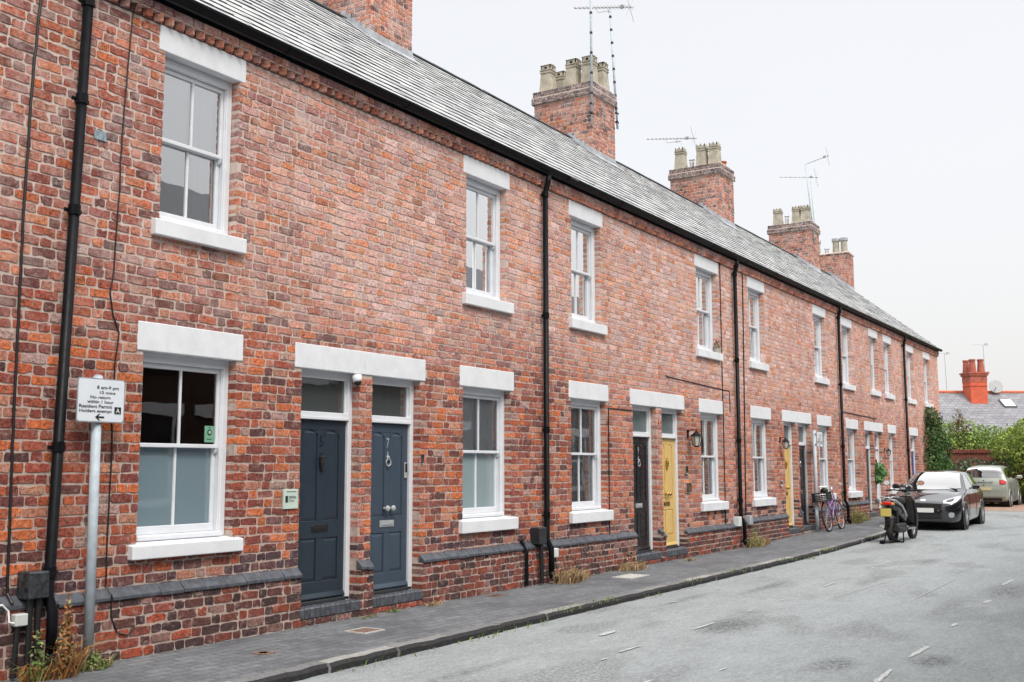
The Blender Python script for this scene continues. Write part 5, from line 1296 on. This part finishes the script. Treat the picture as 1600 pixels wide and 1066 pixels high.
        for s_, d in ((1, 'L'), (-1, 'R')):
            patch([(1.45, 1.22), (1.65, 1.36), (1.85, 1.42), (2.02, 1.43)], [(1.15, 1.03), (1.4, 1.03), (1.7, 1.035), (2.02, 1.04)], d, CAR_GLASS, 'side_window')
            patch([(2.10, 1.43), (2.4, 1.43), (2.7, 1.42), (2.86, 1.40)], [(2.10, 1.045), (2.4, 1.05), (2.7, 1.06), (2.95, 1.08)], d, CAR_GLASS, 'side_window')
            patch([(2.94, 1.39), (3.05, 1.37), (3.18, 1.34)], [(3.02, 1.08), (3.14, 1.09), (3.34, 1.11)], d, CAR_GLASS, 'quarter_window')
            q = MB(); q.bbox(1.28, 1.40, s_ * .94 - .10, s_ * .94 + .10, 1.02, 1.15, .03); q.tube([(1.32, s_ * .80, 1.04), (1.34, s_ * .9, 1.06)], .025, 6); q.build('wing_mirror', body, t, local=True)
            patch([(s_ * .45, .80), (s_ * .60, .85), (s_ * .74, .88)], [(s_ * .50, .68), (s_ * .62, .68), (s_ * .75, .72)], 'F', LENS, 'headlight')
            patch([(s_ * .53, .99), (s_ * .64, .985), (s_ * .765, .96)], [(s_ * .545, .83), (s_ * .66, .82), (s_ * .755, .84)], 'B', paint((.34, .03, .03), .15, name='red_lens'), 'tail_light', off=.012)
            patch([(s_ * .60, .955), (s_ * .66, .955), (s_ * .72, .94)], [(s_ * .60, .87), (s_ * .66, .865), (s_ * .72, .87)], 'B', paint((.75, .03, .02), .12, name='bright_red_lens'), 'brake_lamp', off=.016)
            q = MB(); q.bbox(1.90, 2.04, s_ * .83 - .012, s_ * .83 + .012, .88, .90, .004); q.bbox(2.72, 2.86, s_ * .828 - .012, s_ * .828 + .012, .89, .91, .004); q.build('door_handle', body, t, local=True)
            q = MB(); q.tube([(2.06, s_ * .836, .3), (2.06, s_ * .836, .6), (2.06, s_ * .815, .97)], .004, 4); q.tube([(2.80, s_ * .834, .6), (2.95, s_ * .833, .75), (3.0, s_ * .81, 1.0)], .004, 4); q.build('door_gap', BLACK_PLASTIC, t, local=True)
        patch([(-.56, 1.385), (0, 1.42), (.56, 1.385)], [(-.68, 1.09), (0, 1.075), (.68, 1.09)], 'B', CAR_GLASS, 'rear_window', off=.008)
        patch([(-.76, .60), (0, .615), (.76, .60)], [(-.74, .40), (0, .39), (.74, .40)], 'B', body, 'bumper', off=.035)
        patch([(-.62, .34), (0, .34), (.62, .34)], [(-.6, .27), (0, .27), (.6, .27)], 'B', BLACK_PLASTIC, 'bumper_skirt', off=.03)
        q = MB(); q.box(3.69, 3.712, -.26, .26, .62, .73); q.build('number_plate', paint((.62, .56, .35), .4), t, local=True)
        q = MB(); q.tube([(3.50, .0, 1.10), (3.49, .25, 1.16)], .01, 5); q.build('wiper', BLACK_PLASTIC, t, local=True)
        for z_ in (.965, .80): q = MB(); q.lathe([(.018, 0), (.022, .012), (.014, .02)], (3.615 + (.97 - z_) * .22, .0, z_), (1, 0, .2), 10); q.build('tailgate_badge', BLACK_PLASTIC, t, local=True)
        if name != 'dark_car': text('gardens123', .74, .07, (3.668, -.42, .862), Y1, (-.22, 0, 1), paint((.02, .02, .02), .5), t, 'lettering', .012, local=True, bold=.03)
    for x_ in wb:
        for s_ in (1, -1):
            ww = ST[6][2]; c = Vector((x_, 0, wr))
            q = MB(); q.lathe([(wr * 1.17, s_ * .5), (wr * 1.17, s_ * (ww + .004)), (.01, s_ * (ww + .004))] if False else [(wr * 1.17, .5), (wr * 1.17, ww + .003)], (x_, 0, wr + .01), (0, s_, 0), 32); q.build('wheel_arch', paint((.008, .008, .009), .9), t, local=True)
            q = MB(); q.torus((x_, s_ * (ww + .001), wr + .01), (0, 1, 0), wr * 1.19, .014, 32, 6, a0=R(0), a1=2 * math.pi * .999); q.build('arch_lip', body, t, smooth=True, local=True)
            q = MB(); q.lathe([(wr * .62, -.1), (wr * .92, -.1), (wr, -.07), (wr, .07), (wr * .92, .1), (wr * .64, .098)], (x_, s_ * (ww - .075), wr), (0, s_, 0), 36); wl = q.build('tyre', RUBBER, t, smooth=False, local=True)
            q = MB(); y_ = ww + .012
            q.torus((x_, s_ * y_, wr), (0, 1, 0), wr * .62, .014, 30, 6)
            for k_ in range(10):
                a_ = k_ * 2 * math.pi / 10 + .1; q.tube([(x_ + .04 * math.cos(a_), s_ * (y_ + .004), wr + .04 * math.sin(a_)), (x_ + wr * .62 * math.cos(a_), s_ * y_, wr + wr * .62 * math.sin(a_))], .013, 5)
            q.lathe([(.05, 0), (.045, .02)], (x_, s_ * y_, wr), (0, s_, 0), 14); q.build('rim', RIM, wl, local=True)
            q = MB(); q.lathe([(wr * .62, .0), (wr * .61, .003)], (x_, s_ * (ww + .0005), wr), (0, s_, 0), 24); q.build('brake_shadow', paint((.02, .02, .02), .8), wl, local=True)
    return t
DARKBODY = simple('dark_metallic_paint', (.012, .015, .021), .20, metal=.5, var=.06, coat=1.0, spec=.8)
SILVER = simple('silver_green_paint', (.33, .37, .33), .35, metal=.25, var=.05, coat=.6)
DARKBODY.node_tree.nodes['Principled BSDF'].inputs['Coat IOR'].default_value = 1.75
c1 = car((26.95, -2.03, gz(28) - .07), 0, 'dark shiny hatchback facing the camera behind the scooter', DARKBODY, ST1)
c1.scale = (.93, .95, .93)
c2 = car((41.05 + 3.5, -1.25, .125), math.pi, 'silver hatchback seen from behind, parked beyond the dark car', SILVER, ST2, wb=(.75, 3.12), wr=.295)
c2.scale = (.96, .95, .97)
car((44.6, -3.0, .14), R(0), 'dark blue car at the right edge, mostly cut off, beyond the silver car', simple('navy_paint', (.02, .035, .09), .25, metal=.3, var=.05, coat=1), ST1, name='dark_car')

# ------------------------------------------------------------------ scooter (front towards +x)
t = thing('motor_scooter', (23.42, -2.13, gz(23.4) - .07), 'black motor scooter seen from behind on its stand in front of the dark hatchback', 'scooter', rz=R(-6))
SCB = simple('gloss_black_bodywork', (.015, .015, .018), .2, var=.1, coat=1); SCS = simple('silver_scooter_panel', (.45, .46, .48), .3, metal=.5)
def wheel(x, r, th, mat=RUBBER):
    q = MB(); q.torus((x, 0, r), (0, 1, 0), r - th, th, 32, 10); w = q.build('wheel', mat, t, smooth=True, local=True)
    q = MB(); q.torus((x, 0, r), (0, 1, 0), r - th * 1.9, .018, 26, 6); q.lathe([(.05, -.05), (.05, .05)], (x, 0, r), (0, 1, 0), 14)
    for k_ in range(5): a_ = k_ * 1.2566; q.tube([(x, 0, r), (x + (r - th * 1.9) * math.cos(a_), 0, r + (r - th * 1.9) * math.sin(a_))], .016, 5)
    q.build('rim', RIM, w, local=True)
wheel(0, .25, .062); wheel(1.24, .25, .055)
def flat(mb, pts, rad, sy): 
    k0 = len(mb.v); mb.tube(pts, rad, 14); mb.v[k0:] = [(p[0], p[1] * sy, p[2]) for p in mb.v[k0:]]
q = MB(); flat(q, [(-.30, 0, .86), (-.22, 0, .82), (-.05, 0, .74), (.2, 0, .66), (.42, 0, .56), (.52, 0, .40)], [.03, .085, .13, .15, .15, .10], 1.25); q.build('tail_fairing', SCB, t, smooth=True, local=True)
for s_ in (1, -1):
    q = MB(); q.tube([(-.30, s_ * .05, .90), (-.15, s_ * .15, .86), (.05, s_ * .19, .76), (.2, s_ * .205, .62), (.24, s_ * .20, .50)], [.015, .022, .026, .024, .012], 8); q.build('side_trim', SCS, t, smooth=True, local=True)
q = MB(); flat(q, [(-.12, 0, .90), (.05, 0, .89), (.3, 0, .85), (.55, 0, .83), (.64, 0, .80)], [.06, .085, .09, .085, .04], 1.25); q.build('seat', RUBBER, t, smooth=True, local=True)
q = MB(); q.tube([(-.34, -.10, .93), (-.26, -.13, .945), (0, -.15, .93)], .014, 8); q.tube([(-.34, .10, .93), (-.26, .13, .945), (0, .15, .93)], .014, 8); q.tube([(-.34, -.10, .93), (-.36, 0, .93), (-.34, .10, .93)], .014, 8); q.build('grab_rail', SCS, t, smooth=True, local=True)
q = MB(); q.bbox(-.335, -.24, -.085, .085, .775, .85, .02); q.build('tail_light', paint((.70, .02, .015), .12, name='scooter_red_lens'), t, local=True)
for s_ in (1, -1): q = MB(); q.bbox(-.325, -.22, s_ * .115 - .028, s_ * .115 + .028, .775, .83, .015); q.build('indicator', paint((.65, .30, .10), .2), t, local=True)
q = MB(); q.prism([(-.33, .60), (-.315, .60), (-.26, .78), (-.275, .78)], 'y', -.02, .02); q.bbox(-.37, -.36, -.115, .115, .54, .72, .003, M=Matrix.Identity(4)); o = q.build('plate_holder', BLACK_PLASTIC, t, local=True)
q = MB(); q.box(-.376, -.371, -.11, .11, .55, .71); q.build('number_plate', paint((.60, .50, .14), .4), o, local=True)
q = MB(); q.tube([(-.27, 0, .72), (-.28, 0, .52), (-.25, 0, .36)], [.045, .055, .045], 8); q.build('rear_mudguard', BLACK_PLASTIC, t, smooth=True, local=True)
q = MB(); q.bbox(-.10, .42, -.17, .05, .20, .40, .04); q.tube([(-.3, -.19, .30), (.1, -.19, .26)], .055, 12); q.tube([(.05, .12, .36), (-.02, .13, .26)], .05, 10); q.build('engine_and_exhaust', simple('dark_engine', (.018, .018, .019), .5, var=.3), t, local=True)
q = MB(); q.tube([(-.05, .12, .74), (-.02, .12, .30)], .028, 10); q.tube([(-.05, -.12, .74), (-.02, -.12, .30)], .028, 10); q.build('shock_absorber', RUBBER, t, local=True)
q = MB(); q.bbox(.42, .95, -.19, .19, .25, .34, .04); q.build('footboard', SCB, t, local=True)
q = MB(); n = 6; vs = []
for i in range(n + 1):
    z_ = .28 + .66 * i / n; w_ = .13 + .12 * math.sin(math.pi * min(1, .25 + i / n * .6)); x_ = .98 - .02 * i
    for y_, dx in ((-w_, -.06), (-w_ * .6, 0), (0, .05), (w_ * .6, 0), (w_, -.06)): vs.append((x_ + dx, y_, z_))
q.add(vs, [(i * 5 + j, i * 5 + j + 1, (i + 1) * 5 + j + 1, (i + 1) * 5 + j) for i in range(n) for j in range(4)]); o = q.build('leg_shield', SCB, t, smooth=True, local=True); md = o.modifiers.new('thick', 'SOLIDIFY'); md.thickness = .03
q = MB(); q.tube([(.90, 0, 1.02), (1.16, 0, .42)], .03, 8)
for s_ in (1, -1): q.tube([(1.12, s_ * .07, .50), (1.24, s_ * .07, .25)], .022, 8)
q.build('fork', STEEL, t, local=True)
q = MB(); flat(q, [(1.00, 0, .48), (1.12, 0, .56), (1.28, 0, .56), (1.44, 0, .46), (1.50, 0, .38)], [.03, .07, .08, .07, .03], 1.0); q.build('front_mudguard', SCS, t, smooth=True, local=True)
q = MB(); q.tube([(.72, -.36, 1.06), (.80, -.22, 1.07), (.90, 0, 1.04), (.80, .22, 1.07), (.72, .36, 1.06)], .016, 8); hb = q.build('handlebar', BLACK_PLASTIC, t, smooth=True, local=True)
for s_ in (1, -1):
    q = MB(); q.tube([(.72, s_ * .36, 1.06), (.76, s_ * .25, 1.065)], .021, 8); q.build('grip', RUBBER, hb, local=True)
    q = MB(); q.tube([(.82, s_ * .20, 1.08), (.80, s_ * .27, 1.16), (.80, s_ * .34, 1.20)], .007, 6); q.lathe([(.052, 0), (.062, .012), (.04, .035)], (0, 0, 0), (1, 0, 0), 18); k0 = len(q.v) - 54; q.v[k0:] = [(p[0] + .79, p[1] * 1.25 + s_ * .36, p[2] * .85 + 1.22) for p in q.v[k0:]]; o = q.build('mirror', BLACK_PLASTIC, hb, local=True)
    q = MB(); q.lathe([(.056, 0), (.056, .001)], (0, 0, 0), (-1, 0, 0), 18); q.v = [(p[0] + .789, p[1] * 1.25 + s_ * .36, p[2] * .85 + 1.22) for p in q.v]; q.build('mirror_glass', paint((.78, .80, .82), .3) if s_ > 0 else paint((.50, .30, .22), .25), o, local=True)  # reflected sky painted on one glass as flat white; the other is brown
q = MB(); flat(q, [(.78, 0, 1.08), (.84, 0, 1.11), (.98, 0, 1.09), (1.08, 0, 1.0)], [.06, .10, .11, .05], 1.2); q.build('headset', SCB, t, smooth=True, local=True)
q = MB(); q.bbox(.74, .79, -.075, .075, 1.06, 1.16, .02); o = q.build('instrument_panel', BLACK_PLASTIC, t, local=True); q = MB(); q.box(.732, .739, -.05, .05, 1.08, 1.12); q.build('dial_glass', paint((.45, .48, .5), .1), o, local=True)
q = MB(); q.tube([(.15, .16, .30), (.05, .20, .02)], .014, 6); q.tube([(.15, -.16, .30), (.05, -.20, .02)], .014, 6); q.tube([(.05, -.20, .015), (.05, .20, .015)], .014, 6); q.build('centre_stand', BLACK_IRON, t, local=True)
tt = thing('wheel_lock', (23.2, -2.0, gz(23) - .07), 'black chain and lock lying by the scooter rear wheel', 'bike lock')
q = MB(); pts = [(23.0 + .07 * i, -2.02 + .05 * math.sin(i * 1.3) - .02 * i, gz(23) - .04 + .01 * math.sin(i * 2.1)) for i in range(9)]; q.tube(pts, .028, 8); q.build('chain', RUBBER, tt); q = MB(); q.bbox(22.95, 23.07, -2.06, -1.96, gz(23) - .068, gz(23) + .0, .01); q.build('padlock', BLACK_IRON, tt)

# ------------------------------------------------------------------ bicycle leaning by the wall
t = thing('bicycle', (24.88, -.40, gz(24.9)), 'purple bicycle with a black rear basket leaning against the wall by the far sign', 'bicycle', rz=R(0), rot=(R(-9), 0, R(0)))
def bw(x):
    q = MB(); q.torus((x, 0, .34), (0, 1, 0), .322, .019, 40, 8); w = q.build('wheel', RUBBER, t, smooth=True, local=True)
    q = MB(); q.torus((x, 0, .34), (0, 1, 0), .300, .010, 36, 6)
    q.build('rim', ALU, w, local=True); q = MB()
    for k_ in range(18): a_ = k_ * 6.283 / 18; q.tube([(x, .012 * (-1) ** k_, .34), (x + .3 * math.cos(a_), 0, .34 + .3 * math.sin(a_))], .0018, 4)
    q.lathe([(.025, -.04), (.025, .04)], (x, 0, .34), (0, 1, 0), 10); q.build('spokes', ALU, w, local=True)
    q = MB(); q.torus((x, 0, .34), (0, 1, 0), .355, .016, 20, 6, a0=R(-5), a1=R(130)); q.build('mudguard', BLACK_PLASTIC, w, smooth=True, local=True)
bw(0); bw(1.05)
PUR = paint(srgb((122, 84, 150)), .3, coat=.6, name='purple_paint')
q = MB()
for p_, r_ in (([(.42, 0, .30), (.30, 0, .78)], .017), ([(.42, 0, .30), (.88, 0, .66)], .02), ([(.36, 0, .55), (.86, 0, .76)], .016), ([(.88, 0, .62), (.84, 0, .86)], .02), ([(.0, .05, .34), (.42, .03, .30)], .011), ([(.0, -.05, .34), (.42, -.03, .30)], .011), ([(.0, .05, .34), (.33, .02, .70)], .010), ([(.0, -.05, .34), (.33, -.02, .70)], .010)): q.tube(p_, r_, 8)
q.build('frame', PUR, t, smooth=True, local=True)
q = MB()
for s_ in (1, -1): q.tube([(.885, s_ * .045, .60), (.93, s_ * .045, .45), (1.05, s_ * .05, .34)], .011, 6)
q.build('fork', PUR, t, local=True)
q = MB(); q.tube([(.84, 0, .86), (.82, 0, 1.0)], .014, 8); q.tube([(.66, -.27, 1.04), (.76, -.2, 1.05), (.84, -.05, 1.0), (.84, .05, 1.0), (.76, .2, 1.05), (.66, .27, 1.04)], .011, 8); hb = q.build('handlebar', ALU, t, smooth=True, local=True)
for s_ in (1, -1): q = MB(); q.tube([(.62, s_ * .29, 1.035), (.73, s_ * .22, 1.05)], .017, 8); q.build('grip', paint((.75, .76, .75), .6), hb, local=True)
q = MB(); q.tube([(.30, 0, .76), (.275, 0, .90)], .013, 8); q.build('seat_post', ALU, t, local=True)
q = MB(); flat(q, [(.12, 0, .94), (.18, 0, .93), (.28, 0, .92), (.40, 0, .925)], [.05, .075, .045, .018], 1.3); q.build('saddle', BLACK_PLASTIC, t, smooth=True, local=True)
q = MB()
for z_ in (.70, .74, .78, .82, .88):
    for (a_, c_) in (((-.28, -.17), (.12, -.17)), ((.12, -.17), (.12, .17)), ((.12, .17), (-.28, .17)), ((-.28, .17), (-.28, -.17))): q.tube([(a_[0], a_[1], z_), (c_[0], c_[1], z_)], .011 if z_ < .88 else .014, 5)
for i in range(9):
    for y_ in (-.17, .17): q.tube([(-.28 + .05 * i, y_, .70), (-.28 + .05 * i, y_, .88)], .004, 4)
for i in range(7):
    for x_ in (-.28, .12): q.tube([(x_, -.17 + .057 * i, .70), (x_, -.17 + .057 * i, .88)], .004, 4)
q.box(-.28, .12, -.17, .17, .695, .705); q.box(-.278, .118, -.168, -.160, .70, .87); q.box(-.278, .118, .160, .168, .70, .87); q.build('basket', BLACK_PLASTIC, t, local=True)
q = MB(); q.tube([(.0, .06, .34), (-.15, .06, .69)], .007, 5); q.tube([(.0, -.06, .34), (-.15, -.06, .69)], .007, 5); q.tube([(-.2, 0, .69), (.3, 0, .69)], .008, 5); q.build('rack', ALU, t, local=True)
q = MB(); q.torus((.42, -.05, .30), (0, 1, 0), .09, .006, 24, 5); q.tube([(.42, -.06, .30), (.50, -.07, .16)], .009, 6); q.tube([(.42, .06, .30), (.34, .07, .44)], .009, 6); q.bbox(.45, .55, -.16, -.07, .15, .17, .004); q.bbox(.29, .39, .07, .16, .43, .45, .004); q.build('crankset', ALU, t, local=True)
for (x_, z_) in ((-.02, .58), (1.2, .20), (.9, .2)): q = MB(); q.bbox(x_ - .02, x_ + .02, -.012, .012, z_ - .03, z_ + .03, .004); q.build('reflector', paint((.8, .25, .05), .3), t, local=True)
